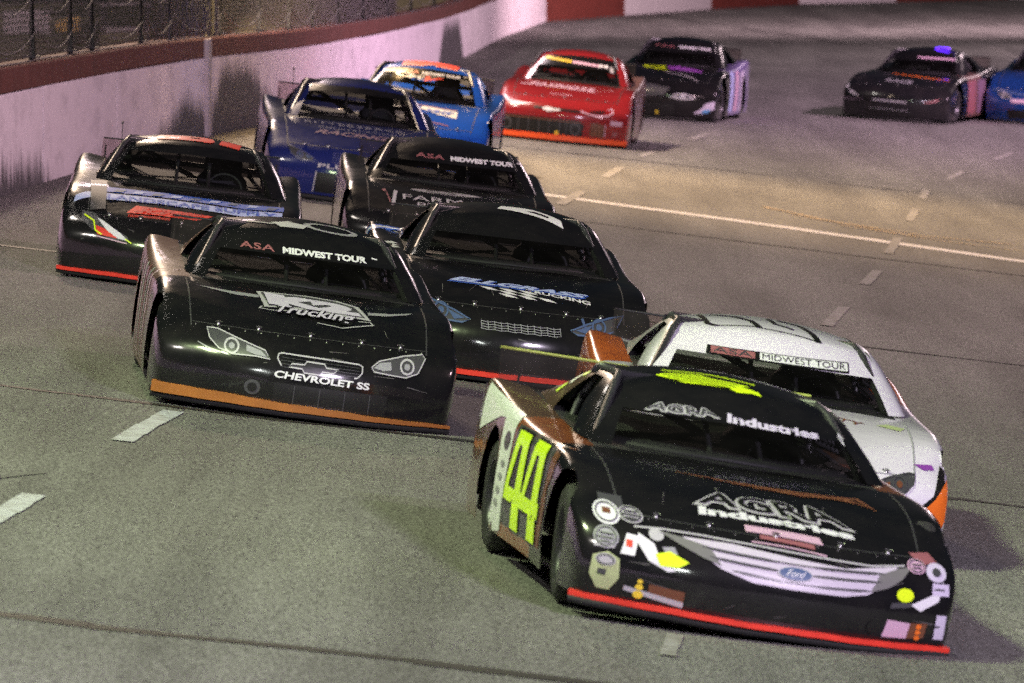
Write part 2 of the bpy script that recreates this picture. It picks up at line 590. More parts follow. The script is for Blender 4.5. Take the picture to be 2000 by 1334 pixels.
turn = bpy.data.objects.new('turn_wall', None)
C.objects.link(turn)
tag(turn, 'far turn wall painted in alternating red and white blocks', 'wall')
for i, (p, q) in enumerate(zip(TURN, TURN[1:])):
    link('wall_block', wall_block(p, q, -0.3, 1.3, 0.4, 0.01), M_WALL_RED if i % 2 == 0 else mat('wall_block_white', (0.72, 0.68, 0.69), 0.75, mottle=0.12, mottle_scale=2), turn)

# ------------------------------------------------------------------ ground behind the wall
def bank_z(x, y):
    wx = poly_at(WALL, min(y, 229)) - 0.4
    p = max(0.0, wx - x)
    k = smooth01((x + 0.0375 * y + 0.15) / 0.5) * smooth01((y - 100) / 10.0)
    lo = gz(wx, y) * 0.5 + 0.30
    hi = gz(wx, y) + 1.02 + 0.32 * p
    return lerp(lo, hi, k)
mb = MB()
rows = []
for j in range(0, 120):
    y = 10 + j * 2.0
    wx = poly_at(WALL, min(y, 229)) - 0.36 if y < 229 else 1.0 - (y - 229) * 0.02
    rows.append([(wx - d, y, bank_z(wx - d, y)) for d in (0, .15, .3, .5, .75, 1, 1.3, 1.6, 2, 2.5, 3, 3.5, 4, 5, 6, 8, 10, 14, 20, 30, 45, 70, 110)])
mb.grid(rows)
M_GRASS = mat('rough_grass', (0.125, 0.115, 0.045), 0.95, bump=0.8, bump_scale=14, mottle=0.55, mottle_scale=2.5)
tag(mb.build('grass_bank', M_GRASS, smooth=True), kind='structure')

# ------------------------------------------------------------------ catch fence on the wall
M_POST = mat('dark_galvanised_post', (0.045, 0.043, 0.045), 0.5, 0.6)
M_POST_L = mat('olive_post', (0.20, 0.19, 0.09), 0.7, mottle=0.4, mottle_scale=10)
M_WIRE = mat('galvanised_wire', (0.20, 0.19, 0.19), 0.45, 0.7)
M_CABLE = mat('steel_cable', (0.17, 0.16, 0.155), 0.6, 0.3)
fence = bpy.data.objects.new('catch_fence', None)
C.objects.link(fence)
tag(fence, 'wire catch fence with posts and sagging cables on top of the long wall', 'fence')
def top(y, back=0.2, h=1.31):
    x = poly_at(WALL, y) - back
    return Vector((x, y, gz(x, y) + h))
POSTS = [72.0, 77.5, 83.6, 87.9, 90.4, 96.6, 100.2, 107.2, 113.4, 118.5, 124.0, 131.0, 138.5, 147.0, 156.0, 166.0, 177.0]
for y in POSTS:
    b0 = top(y)
    mb = MB()
    mb.tube([b0 - Vector((0, 0, .15)), b0 + Vector((0, 0, 2.6)), b0 + Vector((0.25, 0, 3.2))], 0.04 if y < 107 else 0.032, 8)
    mb.build('post', M_POST, fence, True)
    mb = MB()
    mb.box(b0.x - .09, b0.x + .09, y - .09, y + .09, b0.z - 0.0, b0.z + 0.02)
    mb.build('base_plate', M_POST, fence)
for y0, y1 in zip(POSTS, POSTS[1:]):
    a, b1 = top(y0), top(y1)
    for h, sag in ((0.32, 0.24), (0.78, 0.30), (1.4, 0.2), (2.1, 0.2)):
        pts = []
        for i in range(13):
            t = i / 12
            p = a.lerp(b1, t)
            p.z += h - sag * 4 * t * (1 - t) + random.uniform(-.004, .004)
            p.x += 0.06
            pts.append(p)
        MB().tube(pts, 0.006 if y0 < 107 else 0.009, 5).build('cable', M_CABLE, fence, True)
    if y0 > 60:
        pts = [top(y0, 0.05, 1.33) , top((y0 + y1) / 2, 0.07, 1.31), top(y1, 0.05, 1.33)]
        MB().tube(pts, 0.008, 5).build('cable', M_CABLE, fence, True)
# chain link: crossing wires, far too many to count
mb = MB()
y = 70.0
while y < 150:
    for sgn in (1, -1):
        a, b1 = top(y), top(y + sgn * 1.9)
        mb.tube([a, b1 + Vector((0, 0, 1.7))], 0.0032, 3, False)
    y += 0.14
tag(mb.build('wire_mesh', M_WIRE, fence), kind='stuff')
# the thick bundle of slack netting beside the olive post
mb = MB()
for i in range(70):
    y = random.uniform(99.5, 106.3)
    b0 = top(y, random.uniform(0.1, 0.5), 1.25)
    pts = [b0]
    for k in range(1, 6):
        pts.append(b0 + Vector((random.uniform(-.06, .06), random.uniform(-.1, .1) + 0.03 * k, 0.22 * k)))
    mb.tube(pts, random.uniform(0.004, 0.012), 4, False)
tag(mb.build('slack_netting', mat('dark_netting', (0.07, 0.065, 0.09), 0.6), fence), kind='stuff')

mb = MB()
b0 = top(106.2, 0.25, 1.2)
mb.tube([b0, b0 + Vector((0, 0, 3.4))], 0.065, 12)
p = mb.build('olive_post', M_POST_L, None, True)
tag(p, 'thick olive post standing behind the wall between the netting and the black post', 'post')
mb = MB()
b0 = top(107.6, 0.3, 1.0)
mb.tube([b0, b0 + Vector((0, 0, 3.6))], 0.06, 12)
tag(mb.build('black_post', mat('black_post', (0.012, 0.012, 0.012), 0.6), None, True), 'thick black post standing behind the wall just right of the olive post', 'post')

# things on the far grass beyond the fence
def slat_fence(name, x0, x1, y, z0, z1a, z1b, m, label, n, bow=0.0):
    t = bpy.data.objects.new(name, None)
    C.objects.link(t)
    t.location = ((x0 + x1) / 2, y, z0)
    tag(t, label, 'fence')
    w = (x1 - x0) / n
    me = None
    for i in range(n):
        xa = x0 + i * w
        h = lerp(z1a, z1b, i / (n - 1)) - z0
        mb = MB()
        mb.box(-w * .36, w * .36, -.012, .012, 0.02, h)
        mb.build('slat', m, t, matrix=Matrix.Translation((xa + w / 2 - t.location.x, random.uniform(-.01, .01), 0)))
    mb = MB()
    mb.box(x0 - t.location.x, x1 - t.location.x, .02, .05, 0.06, 0.11)
    mb.build('rail', m, t)
    return t
M_SLAT_W = mat('grey_white_slat', (0.50, 0.46, 0.42), 0.8, mottle=0.3, mottle_scale=6)
M_SLAT_LIT_Y = mat('yellow_slat', (0.62, 0.42, 0.10), 0.7, mottle=0.2, mottle_scale=6)  # yellow light on part of the picket fence, put into the slat colour
slat_fence('picket_fence', -12.05, -10.95, 182.0, 0.45, 1.00, 1.02, M_SLAT_W, 'low grey white picket fence on the dark grass beyond the catch fence', 22)
slat_fence('yellow_lit_slats', -10.8, -10.25, 182.0, 0.50, 0.74, 0.90, M_SLAT_LIT_Y, 'small part of the picket fence with yellow light put into its colour beyond the catch fence', 11)

cart = bpy.data.objects.new('utility_cart', None)
C.objects.link(cart)
cart.location = (-7.55, 150.0, bank_z(-7.55, 150.0))
tag(cart, 'small olive utility cart with a roof parked on the dark grass beyond the catch fence', 'cart')
M_CART = mat('olive_cart_paint', (0.13, 0.125, 0.055), 0.6)
M_TYRE_P = mat('cart_tyre', (0.02, 0.02, 0.02), 0.8)
MB().box(-.45, .45, -.9, .9, .35, .70).build('body', M_CART, cart)
MB().box(-.46, .46, -.5, .8, 1.22, 1.27).build('roof', mat('cart_roof', (0.16, 0.15, 0.13), 0.6), cart)
for sx in (-.42, .42):
    for sy in (-.48, .78):
        MB().tube([(sx, sy, .68), (sx, sy, 1.23)], .018, 6).build('roof_post', M_POST, cart)
MB().box(-.42, .42, .1, .6, .70, .80).build('seat', mat('cart_seat', (0.30, 0.28, 0.24), 0.7), cart)
for sx in (-.42, .42):
    for sy in (-.62, .62):
        MB().tube([(sx - .06, sy, .22), (sx + .06, sy, .22)], .22, 16).build('wheel', M_TYRE_P, cart)

# ------------------------------------------------------------------ the race car: body and cabin cages, smoothed, cut into panels
def smooth_cage(verts, faces, tags, levels):
    me = bpy.data.meshes.new('cage')
    me.from_pydata([tuple(v) for v in verts], [], faces)
    me.polygons.foreach_set('material_index', tags)
    for i in range(max(tags) + 1):
        me.materials.append(None)
    o = bpy.data.objects.new('cage', me)
    C.objects.link(o)
    md = o.modifiers.new('s', 'SUBSURF')
    md.levels = levels
    md.render_levels = levels
    md.boundary_smooth = 'PRESERVE_CORNERS'
    dg = bpy.context.evaluated_depsgraph_get()
    ev = o.evaluated_get(dg).to_mesh()
    vs = [v.co.copy() for v in ev.vertices]
    fs = [tuple(p.vertices) for p in ev.polygons]
    tg = [p.material_index for p in ev.polygons]
    o.evaluated_get(dg).to_mesh_clear()
    bpy.data.objects.remove(o)
    bpy.data.meshes.remove(me)
    return vs, fs, tg

def split_panels(vs, fs, tg, names, drop=()):
    """one mesh per panel, keeping the shading of the whole surface across the joins"""
    tmp = mesh('tmp', vs, fs, True)
    nrm = [v.normal.copy() for v in tmp.vertices]
    bpy.data.meshes.remove(tmp)
    out = {}
    for k, nm in enumerate(names):
        if nm in drop: continue
        idx = {}; v2 = []; f2 = []; n2 = []
        for f, t in zip(fs, tg):
            if t != k: continue
            g = []
            for i in f:
                if i not in idx:
                    idx[i] = len(v2); v2.append(vs[i]); n2.append(nrm[i])
                g.append(idx[i])
            f2.append(tuple(g))
        if not f2: continue
        lst = []
        par = list(range(len(v2)))
        def find(a):
            while par[a] != a:
                par[a] = par[par[a]]; a = par[a]
            return a
        for f in f2:
            for a in f[1:]: par[find(a)] = find(f[0])
        groups = {}
        for f in f2: groups.setdefault(find(f[0]), []).append(f)
        for fl in groups.values():
            ids = sorted({i for f in fl for i in f}); mp = {i: k2 for k2, i in enumerate(ids)}
            me = mesh(nm, [v2[i] for i in ids], [tuple(mp[i] for i in f) for f in fl], True)
            me.normals_split_custom_set_from_vertices([n2[i] for i in ids])
            cx = sum(v2[i].x for i in ids) / len(ids)
            lst.append((me, 'right' if cx < -.3 else 'left' if cx > .3 else 'mid'))
        out[nm] = lst
    return out

Q = [-1, -.935, -.80, -.45, 0, .45, .80, .935, 1]
BODY_NAMES = ['hood', 'nose', 'fender', 'door_panel', 'quarter_panel', 'interior_deck', 'deck_lid', 'rear_bumper', 'valance']
HOOD, NOSE, FENDER, DOOR, QUARTER, INNER, DECKLID, REAR, VALANCE = range(9)
FR = [0, .18, .47, .77, 1.0]
AXLES = [(-1.42, .33), (1.25, .33)]
AR = .352
BACK = [(-.10, .815, 1.025, .04, .0),
        (.55, .835, 1.025, .04, .0),
        (1.20, .842, 1.02, -.025, .0),
        (1.80, .838, 1.01, -.08, .0),
        (2.38, .832, .985, -.10, -.05)]
#            y      z    W     drop  bow
NOSES = {
 'plain': [(-2.42, .075, 1.005, .00, .33), (-2.445, .19, 1.015, .00, .335), (-2.44, .34, 1.022, .00, .345), (-2.37, .465, 1.025, .01, .355),
           (-2.22, .550, 1.025, .02, .36), (-2.00, .605, 1.025, .01, .30), (-1.62, .685, 1.025, -.025, .14), (-1.15, .745, 1.025, -.015, .05), (-.72, .795, 1.025, .03, .0)],
 'swept': [(-2.42, .075, 1.005, .00, .36), (-2.45, .18, 1.015, .00, .37), (-2.455, .31, 1.022, -.02, .385), (-2.39, .435, 1.025, -.02, .40),
           (-2.23, .525, 1.025, -.01, .41), (-2.00, .590, 1.025, -.01, .34), (-1.62, .680, 1.025, -.03, .16), (-1.15, .745, 1.025, -.02, .05), (-.72, .795, 1.025, .03, .0)],
 'blunt': [(-2.42, .075, 1.005, .00, .27), (-2.45, .20, 1.015, .00, .27), (-2.465, .37, 1.022, .01, .27), (-2.43, .505, 1.025, .03, .275),
           (-2.26, .595, 1.025, .05, .28), (-2.00, .640, 1.025, .02, .25), (-1.62, .700, 1.025, -.01, .12), (-1.15, .750, 1.025, -.01, .04), (-.72, .795, 1.025, .03, .0)],
}
def build_body(SPINE):
    NR = len(SPINE)
    bv, bf, bt = [], [], []
    sid = {}
    for i, (y, z, W, drop, bow) in enumerate(SPINE):
        for j, q in enumerate(Q):
            a = abs(q)
            edge = .028 if a == 1 and i >= 4 else 0.0        # rounded shoulder
            sid[i, j] = len(bv)
            bv.append((q * W, y + bow * a ** 2.1, z - drop * a ** 2.5 - edge))
    for i in range(NR - 1):
        for j in range(8):
            bf.append((sid[i, j], sid[i, j + 1], sid[i + 1, j + 1], sid[i + 1, j]))
            inner = j in (2, 3, 4, 5)
            if i == 0: t = VALANCE
            elif i < 4: t = NOSE
            elif i < 8: t = HOOD if inner else FENDER
            elif i < 12: t = INNER if inner else (DOOR if i < 10 else QUARTER)
            else: t = DECKLID if inner else QUARTER
            bt.append(t)
    sides = []
    for sgn, j in ((-1, 0), (1, 8)):
        side = {}
        for k in range(5): side[4, k] = sid[4 - k, j]
        for i in range(5, NR):
            y, z, W, drop, bow = SPINE[i]
            side[i, 0] = sid[i, j]
            e = bv[sid[i, j]]
            zb = .085 if i < 8 else .11
            for k in range(1, 5):
                side[i, k] = len(bv)
                bul = (.012, .024, .024, .010)[k - 1]
                bv.append((sgn * (W + bul), e[1], lerp(e[2], zb, FR[k])))
        for i in range(4, NR - 1):
            for k in range(4):
                f = (side[i, k], side[i, k + 1], side[i + 1, k + 1], side[i + 1, k])
                bf.append(f if sgn > 0 else tuple(reversed(f)))
                bt.append(FENDER if i < 8 else DOOR if i < 10 else QUARTER)
        sides.append(side)
    prev = [sid[NR - 1, j] for j in range(9)]
    for k in range(1, 5):
        row = []
        for j, q in enumerate(Q):
            if j == 0: row.append(sides[0][NR - 1, k])
            elif j == 8: row.append(sides[1][NR - 1, k])
            else:
                row.append(len(bv))
                e = bv[sid[NR - 1, j]]
                bv.append((q * .99, e[1] + .03, lerp(e[2], .20, FR[k])))
        for j in range(8):
            bf.append((prev[j], prev[j + 1], row[j + 1], row[j]))
            bt.append(REAR)
        prev = row
    bvs, bfs, bts = smooth_cage(bv, bf, bt, 3)
    # wheel openings
    keep, gone = [], set()
    for f, t in zip(bfs, bts):
        p0, p1, p2, p3 = (bvs[i] for i in f)
        c = (p0 + p1 + p2 + p3) / 4
        nx = abs((p2 - p0).cross(p3 - p1).normalized().x)
        hit = abs(c.x) > .88 and nx > .5 and any(math.hypot(c.y - a, c.z - b) < AR for a, b in AXLES)
        if hit: gone.update(f)
        else: keep.append((f, t))
    bfs = [f for f, t in keep]; bts = [t for f, t in keep]
    for i in gone & {i for f in bfs for i in f}:
        v = bvs[i]
        for a, b in AXLES:
            r = math.hypot(v.y - a, v.z - b)
            if r < AR * 1.25:
                v.y = a + (v.y - a) * AR / r
                v.z = max(.08, b + (v.z - b) * AR / r)
    return split_panels(bvs, bfs, bts, BODY_NAMES), BVHTree.FromPolygons(bvs, bfs)
BODIES = {k: build_body(v + BACK) for k, v in NOSES.items()}
BODY_TREE = BODIES['plain'][1]

# cabin: windshield in front, roof on top, sail panels at the sides, rear window behind
CQ = [-1, -.885, -.55, 0, .55, .885, 1]
WS = [(-.86, .790, .835, .44), (-.60, .905, .775, .39), (-.375, .985, .722, .335), (-.19, 1.065, .676, .285), (-.02, 1.128, .635, .235)]   # y z halfW bow
ROOF = [(.06, 1.172, .610, .19, .062), (.36, 1.216, .600, .06, .078), (.80, 1.222, .592, .0, .085), (1.02, 1.203, .585, -.03, .082), (1.16, 1.176, .580, -.06, .070)]
RW = [(1.42, 1.06, .615, -.10), (1.75, .945, .70, -.12), (2.04, .842, .80, -.12)]
cv, cf, ct = [], [], []
CAB_NAMES = ['roof', 'windshield', 'visor_band', 'rear_window', 'sail_panel', 'opening', 'a_pillar', 'lower_visor']
RF, WSH, VIS, RWN, SAIL, OPEN, APIL, VLOW = range(8)
wid, rid, kid = {}, {}, {}
WDROP = (0, .006, .016, .032, .052)
for i, (y, z, W, bow) in enumerate(WS):
    for j, q in enumerate(CQ):
        wid[i, j] = len(cv); cv.append((q * W, y + bow * q * q, z + WDROP[i] * (.45 - q * q)))
for i, (y, z, W, bow, cr) in enumerate(ROOF):
    for j, q in enumerate(CQ):
        rid[i, j] = len(cv); cv.append((q * W, y + bow * q * q, z - cr * q * q))
for i, (y, z, W, bow) in enumerate(RW):
    for j, q in enumerate(CQ):
        kid[i, j] = len(cv); cv.append((q * W, y + bow * q * q, z))
chain = [[wid[i, j] for j in range(7)] for i in range(5)] + [[rid[i, j] for j in range(7)] for i in range(5)] + [[kid[i, j] for j in range(7)] for i in range(3)]
for i in range(len(chain) - 1):
    for j in range(6):
        cf.append((chain[i][j], chain[i][j + 1], chain[i + 1][j + 1], chain[i + 1][j]))
        edge = j in (0, 5)
        if i < 2: t = APIL if edge else WSH
        elif i == 2: t = APIL if edge else VLOW
        elif i == 3: t = APIL if edge else VIS
        elif i < 9: t = RF
        else: t = SAIL if edge else RWN
        ct.append(t)
# sides: rows from the roof edge down; front edge shared with the windshield, rear edge with the rear window
for sgn, j in ((-1, 0), (1, 6)):
    top_ids = [rid[i, j] for i in range(5)]                       # along the roof edge, front to back
    front = [rid[0, j], wid[4, j], wid[3, j], wid[2, j], wid[1, j], wid[0, j]]
    rear = [rid[4, j], None, kid[0, j], kid[1, j], None, kid[2, j]]
    def mid(a, b): return tuple((Vector(cv[a]) + Vector(cv[b])) / 2)
    rear[1] = len(cv); cv.append(mid(rear[0], rear[2]))
    rear[4] = len(cv); cv.append(mid(rear[3], rear[5]))
    # the extra points must also be used by the rear window strips: keep those strips open there (fine seam behind the sail panel)
    grid = {}
    for r in range(6):
        grid[r, 0] = front[r]; grid[r, 4] = rear[r]
    for c in range(1, 4): grid[0, c] = top_ids[c]
    fc = [0, .10, .62, .70, 1]
    for r in range(1, 6):
        a, b = Vector(cv[front[r]]), Vector(cv[rear[r]])
        for c in range(1, 4):
            tt = lerp((Vector(cv[top_ids[c]]) - Vector(cv[top_ids[0]])).y / (Vector(cv[top_ids[4]]) - Vector(cv[top_ids[0]])).y, (.11, .66, .74)[c - 1], r / 5)
            p = a.lerp(b, tt)
            p.x += sgn * (.015 * math.sin(math.pi * tt) + .035 * math.sin(math.pi * r / 5.5))
            grid[r, c] = len(cv); cv.append(tuple(p))
    for r in range(5):
        for c in range(4):
            f = (grid[r, c], grid[r + 1, c], grid[r + 1, c + 1], grid[r, c + 1])
            cf.append(f if sgn > 0 else tuple(reversed(f)))
            if r == 0: t = RF
            elif c == 0: t = APIL
            elif c == 1 and r < 5: t = OPEN
            else: t = SAIL
            ct.append(t)
cvs, cfs, cts = smooth_cage(cv, cf, ct, 2)
for v in cvs: v.x += .04
CAB = split_panels(cvs, cfs, cts, CAB_NAMES, ('opening',))
CAB_TREE = BVHTree.FromPolygons(cvs, [f for f, t in zip(cfs, cts) if t != OPEN])

# shared pieces
def lip_mesh(z0, z1, bow, taper=0.0, grow=.012):
    rows = [[], [], [], []]
    n = 48
    for i in range(n + 1):
        q = lerp(-1.0, 1.0, i / n)
        wv = .0022 * math.sin(q * 9.0) + .0014 * math.sin(q * 23.0 + 1.0)      # thin flexible strip, never quite straight
        x = q * 1.018; y = -2.425 - grow + (bow + .005) * abs(q) ** 2.1 + wv
        zt = z1 - (z1 - z0) * taper * (q + 1) / 2 + wv
        rows[0].append((x * .99, y + .05, z0)); rows[1].append((x, y, z0 + wv * .5)); rows[2].append((x, y - .004, zt)); rows[3].append((x * .99, y + .045, zt + .003))
    m = MB(); m.grid(rows)
    return m
LIP = {}
def lip(z0, z1, bow, taper=0.0):
    k = (z0, z1, bow, taper)
    if k not in LIP:
        LIP[k] = lip_mesh(*k).mesh('lip', False)
    return LIP[k]
SKIRT = lip_mesh(.022, .062, .335, 0.0, -.01).mesh('rubber_skirt', True)

def lathe_x(prof, n=36):
    """surface of revolution about the x axis from (x, r) pairs"""
    m = MB()
    m.grid([[(x, r * math.cos(2 * math.pi * i / n), r * math.sin(2 * math.pi * i / n)) for x, r in prof] for i in range(n + 1)])
    return m
TYRE = lathe_x([(.125, .20), (.135, .235), (.132, .28), (.115, .306), (.08, .318), (0, .320), (-.08, .318), (-.115, .306), (-.13, .28), (-.125, .2)]).mesh('tyre', True)
rm = lathe_x([(.03, 0), (.04, .06), (.035, .10), (.06, .16), (.10, .19), (.128, .20), (.128, .215), (.10, .215)])
for i in range(8):
    a = 2 * math.pi * i / 8
    rm.box(.035, .062, math.cos(a) * .125 - .022, math.cos(a) * .125 + .022, math.sin(a) * .125 - .022, math.sin(a) * .125 + .022)
for i in range(5):
    a = 2 * math.pi * i / 5 + .3
    rm.box(.03, .075, math.cos(a) * .065 - .011, math.cos(a) * .065 + .011, math.sin(a) * .065 - .011, math.sin(a) * .065 + .011)
RIM = rm.mesh('rim', True)

m = MB()
m.box(-.64, .64, -1.95, 2.2, .10, .50)
m.box(-.95, .95, -1.0, .85, .09, .13)
m.box(-.93, .93, 1.66, 2.2, .12, .5)
CHASSIS = m.mesh('chassis')
# roll cage
m = MB()
r_ = .024
for s in (-1, 1):
    m.tube([(s * .76, -.42, .76), (s * .60, .10, 1.09), (s * .555, .30, 1.14), (s * .55, .95, 1.13)], r_)      # front hoop leg and roof rail
    m.tube([(s * .74, .85, .55), (s * .66, .88, .9), (s * .55, .95, 1.13)], r_)                                   # main hoop
    m.tube([(s * .55, .95, 1.13), (s * .55, 1.9, .80)], r_)                                                        # rear stay
m.tube([(-.555, .30, 1.14), (.555, .30, 1.14)], r_)
m.tube([(-.55, .95, 1.13), (.55, .95, 1.13)], r_)
m.tube([(-.66, .88, .95), (.66, .88, .95)], r_)
m.tube([(-.60, .95, 1.11), (.15, .90, .80)], r_)
m.tube([(-.10, .30, 1.135), (-.10, -.40, .80)], .016)
m.tube([(.18, .30, 1.135), (.18, -.40, .80)], .016)
m.tube([(-.35, .95, 1.13), (-.55, 1.6, .86)], .018)
ROLLCAGE = m.mesh('roll_cage', True)
# seat with head surround (driver sits on the car's own left: +x)
m = MB()
def seat_row(z, w, y, dp):
    return [(.30 - w, y - dp, z), (.30 - w * .9, y, z), (.30 - w * .4, y + .05, z), (.30 + w * .4, y + .05, z), (.30 + w * .9, y, z), (.30 + w, y - dp, z)]
m.grid([seat_row(.45, .24, .40, .26), seat_row(.70, .24, .48, .24), seat_row(.88, .22, .54, .2), seat_row(.93, .17, .56, .26), seat_row(1.06, .165, .60, .27), seat_row(1.12, .13, .62, .16)])
SEAT = m.mesh('seat', True)
m = MB()
m.grid([[(x, -.60 + .46 * (x / .8) ** 2, z - .02 * abs(x)) for x in [i * .1 - .8 for i in range(17)]] for z in (.80, .815)] +
       [[(x, -.20 + .1 * (x / .8) ** 2, .825) for x in [i * .1 - .8 for i in range(17)]], [(x, -.15, .70) for x in [i * .1 - .8 for i in range(17)]]])
DASH = m.mesh('dashboard', True)
m = MB()
cpt = []
for i in range(25):
    a = 2 * math.pi * i / 24
    cpt.append((.33 + .155 * math.cos(a), .02 + .05 * math.sin(a), .79 + .145 * math.sin(a)))
m.tube(cpt, .014, 6, False)
m.tube([(.19, .02, .79), (.47, .02, .79)], .012, 6)
STEER = m.mesh('steering_wheel', True)
# helmeted driver's head and shoulders, dark
def ball(c, rx, ry, rz, n=14, k=10):
    m = MB()
    m.grid([[(c[0] + rx * math.sin(math.pi * i / k) * math.cos(2 * math.pi * j / n), c[1] + ry * math.sin(math.pi * i / k) * math.sin(2 * math.pi * j / n), c[2] + rz * math.cos(math.pi * i / k)) for j in range(n + 1)] for i in range(k + 1)])
    return m
# window net in the driver's opening
m = MB()
def sidept(t, u):   # t front..back, u bottom..top
    a0, a1 = Vector((.79, -.28, .86)), Vector((.635, .22, 1.11))
    b0, b1 = Vector((.74, 1.05, .88)), Vector((.60, .86, 1.12))
    return a0.lerp(a1, u).lerp(b0.lerp(b1, u), t)
for i in range(13):
    m.tube([sidept(i / 12, 0), sidept(i / 12, 1)], .010, 4, False)
for i in range(7):
    m.tube([sidept(0, i / 6), sidept(1, i / 6)], .010, 4, False)
NET = m.mesh('window_net')
# rear spoiler: clear blade, coloured top strip, two braces
m = MB()
m.grid([[(x, 2.33 + (z - .90) * .55 - .04 * (x / .9) ** 2, z) for x in [i * .09 - .81 for i in range(19)]] for z in (.84, .94, 1.04)])
m.grid([[(x, 2.336 + (z - .90) * .55 - .04 * (x / .9) ** 2, z) for x in [i * .09 - .81 for i in range(19)]] for z in (1.04, .94, .84)])
SPOILER = m.mesh('spoiler', True)
m = MB()
m.tube([(x, 2.336 + .14 * .55 - .04 * (x / .9) ** 2, 1.045) for x in [i * .09 - .81 for i in range(19)]], .008, 6)
SPOILER_EDGE = m.mesh('spoiler_edge', True)
m = MB()
m.tube([(0, 2.44, .83), (0, 2.385, .98)], .008, 6)
m.box(-.008, .008, 2.33, 2.44, .83, .86)
BRACE = m.mesh('spoiler_brace')
m = MB()
m.tube([(-.62, 2.2, .84), (-.65, 2.25, 1.20)], .004, 6)
m.box(-.66, -.64, 2.24, 2.26, 1.19, 1.215)
ANTENNA = m.mesh('antenna')
# hood pins
m = MB()
m.tube([(0, 0, -.01), (0, 0, .022)], .014, 8)
m.tube([(-.022, 0, .014), (.022, 0, .014)], .005, 5)
PIN = m.mesh('hood_pin', True)

# ------------------------------------------------------------------ flat print: lettering and shapes laid on the bodywork
DIRS = {'top': (Vector((0, 0, -1)), lambda u, v: Vector((u, v, 4))),
        'front': (Vector((0, 1, 0)), lambda u, v: Vector((u, -8, v))),
        'right': (Vector((1, 0, 0)), lambda u, v: Vector((-8, u, v))),     # the car's own right side, u = y
        'left': (Vector((-1, 0, 0)), lambda u, v: Vector((8, u, v)))}

def drape(bm, proj, lift, trees):
    d, o = DIRS[proj]
    bad = []
    for v in bm.verts:
        best = None
        for t in trees:
            h = t.ray_cast(o(v.co.x, v.co.y), d)
            if h[0] is not None and (best is None or h[3] < best[1] - 0.0):
                best = (h, h[3])
        if best is None:
            bad.append(v); continue
        p, n = best[0][0], best[0][1]
        if n.dot(d) > 0: n = -n
        v.co = p + n * lift
    if bad: bmesh.ops.delete(bm, geom=bad, context='VERTS')

def refine(bm, maxlen):
    for _ in range(6):
        es = [e for e in bm.edges if e.calc_length() > maxlen]
        if not es: break
        bmesh.ops.subdivide_edges(bm, edges=es, cuts=1)
        bmesh.ops.triangulate(bm, faces=[f for f in bm.faces if len(f.verts) > 3])

def finish(bm, name, m, parent):
    me = bpy.data.meshes.new(name)
    bmesh.ops.recalc_face_normals(bm, faces=bm.faces)
    bm.to_mesh(me); bm.free()
    me.polygons.foreach_set('use_smooth', [True] * len(me.polygons))
    return link(name, me, m, parent)

BOTH = [BODY_TREE, CAB_TREE]
TEXT_CACHE = {}
def text_shape(s, bold, shear, space):
    key = (s, bold, shear, space)
    if key in TEXT_CACHE: return TEXT_CACHE[key]
    cu = bpy.data.curves.new('t', 'FONT')
    cu.body = s
    cu.size = 1.0
    cu.offset = bold
    cu.shear = shear
    cu.space_character = space
    cu.resolution_u = 3
    cu.fill_mode = 'FRONT'
    o = bpy.data.objects.new('t', cu)
    C.objects.link(o)
    dg = bpy.context.evaluated_depsgraph_get()
    me = o.evaluated_get(dg).to_mesh()
    vs = [(v.co.x, v.co.y) for v in me.vertices]
    fs = [tuple(p.vertices) for p in me.polygons]
    o.evaluated_get(dg).to_mesh_clear()
    bpy.data.objects.remove(o)
    bpy.data.curves.remove(cu)
    x0 = min(v[0] for v in vs); x1 = max(v[0] for v in vs); y0 = min(v[1] for v in vs); y1 = max(v[1] for v in vs)
    vs = [((x - x0) / (x1 - x0), (y - y0) / (y1 - y0)) for x, y in vs]
    TEXT_CACHE[key] = (vs, fs)
    return TEXT_CACHE[key]

def lettering(car, s, quad, m, proj='front', bold=0.02, shear=0.0, space=1.0, lift=0.005, name='lettering', maxlen=.07, arc=0.0):
    """text filling a quad given as (bottom left, bottom right, top right, top left) in the projection's plane, read left to right as seen"""
    vs, fs = text_shape(s, bold, shear, space)
    bl, br, tr, tl = [Vector((*p, 0)) for p in quad]
    bm = bmesh.new()
    V = []
    for (a, b) in vs:
        p = bl.lerp(br, a).lerp(tl.lerp(tr, a), b)
        p.y += arc * 4 * a * (1 - a)
        V.append(bm.verts.new(p))
    for f in fs:
        try: bm.faces.new([V[i] for i in f])
        except ValueError: pass
    bmesh.ops.triangulate(bm, faces=bm.faces)
    refine(bm, maxlen)
    drape(bm, proj, lift, BOTH)
    return finish(bm, name, m, car)

def decal(car, pts, m, proj='front', lift=0.004, name='decal', maxlen=.06):
    """filled outline; pts may hold several outlines (list of lists), the later ones being holes"""
    loops = pts if isinstance(pts[0][0], (tuple, list)) else [pts]
    loops = [[Vector((*p, 0)) for p in lp] for lp in loops]
    flat = [p for lp in loops for p in lp]
    bm = bmesh.new()
    V = [bm.verts.new(p) for p in flat]
    for tri in tessellate_polygon(loops):
        try: bm.faces.new([V[i] for i in tri])
        except ValueError: pass
    refine(bm, maxlen)
    drape(bm, proj, lift, BOTH)
    return finish(bm, name, m, car)

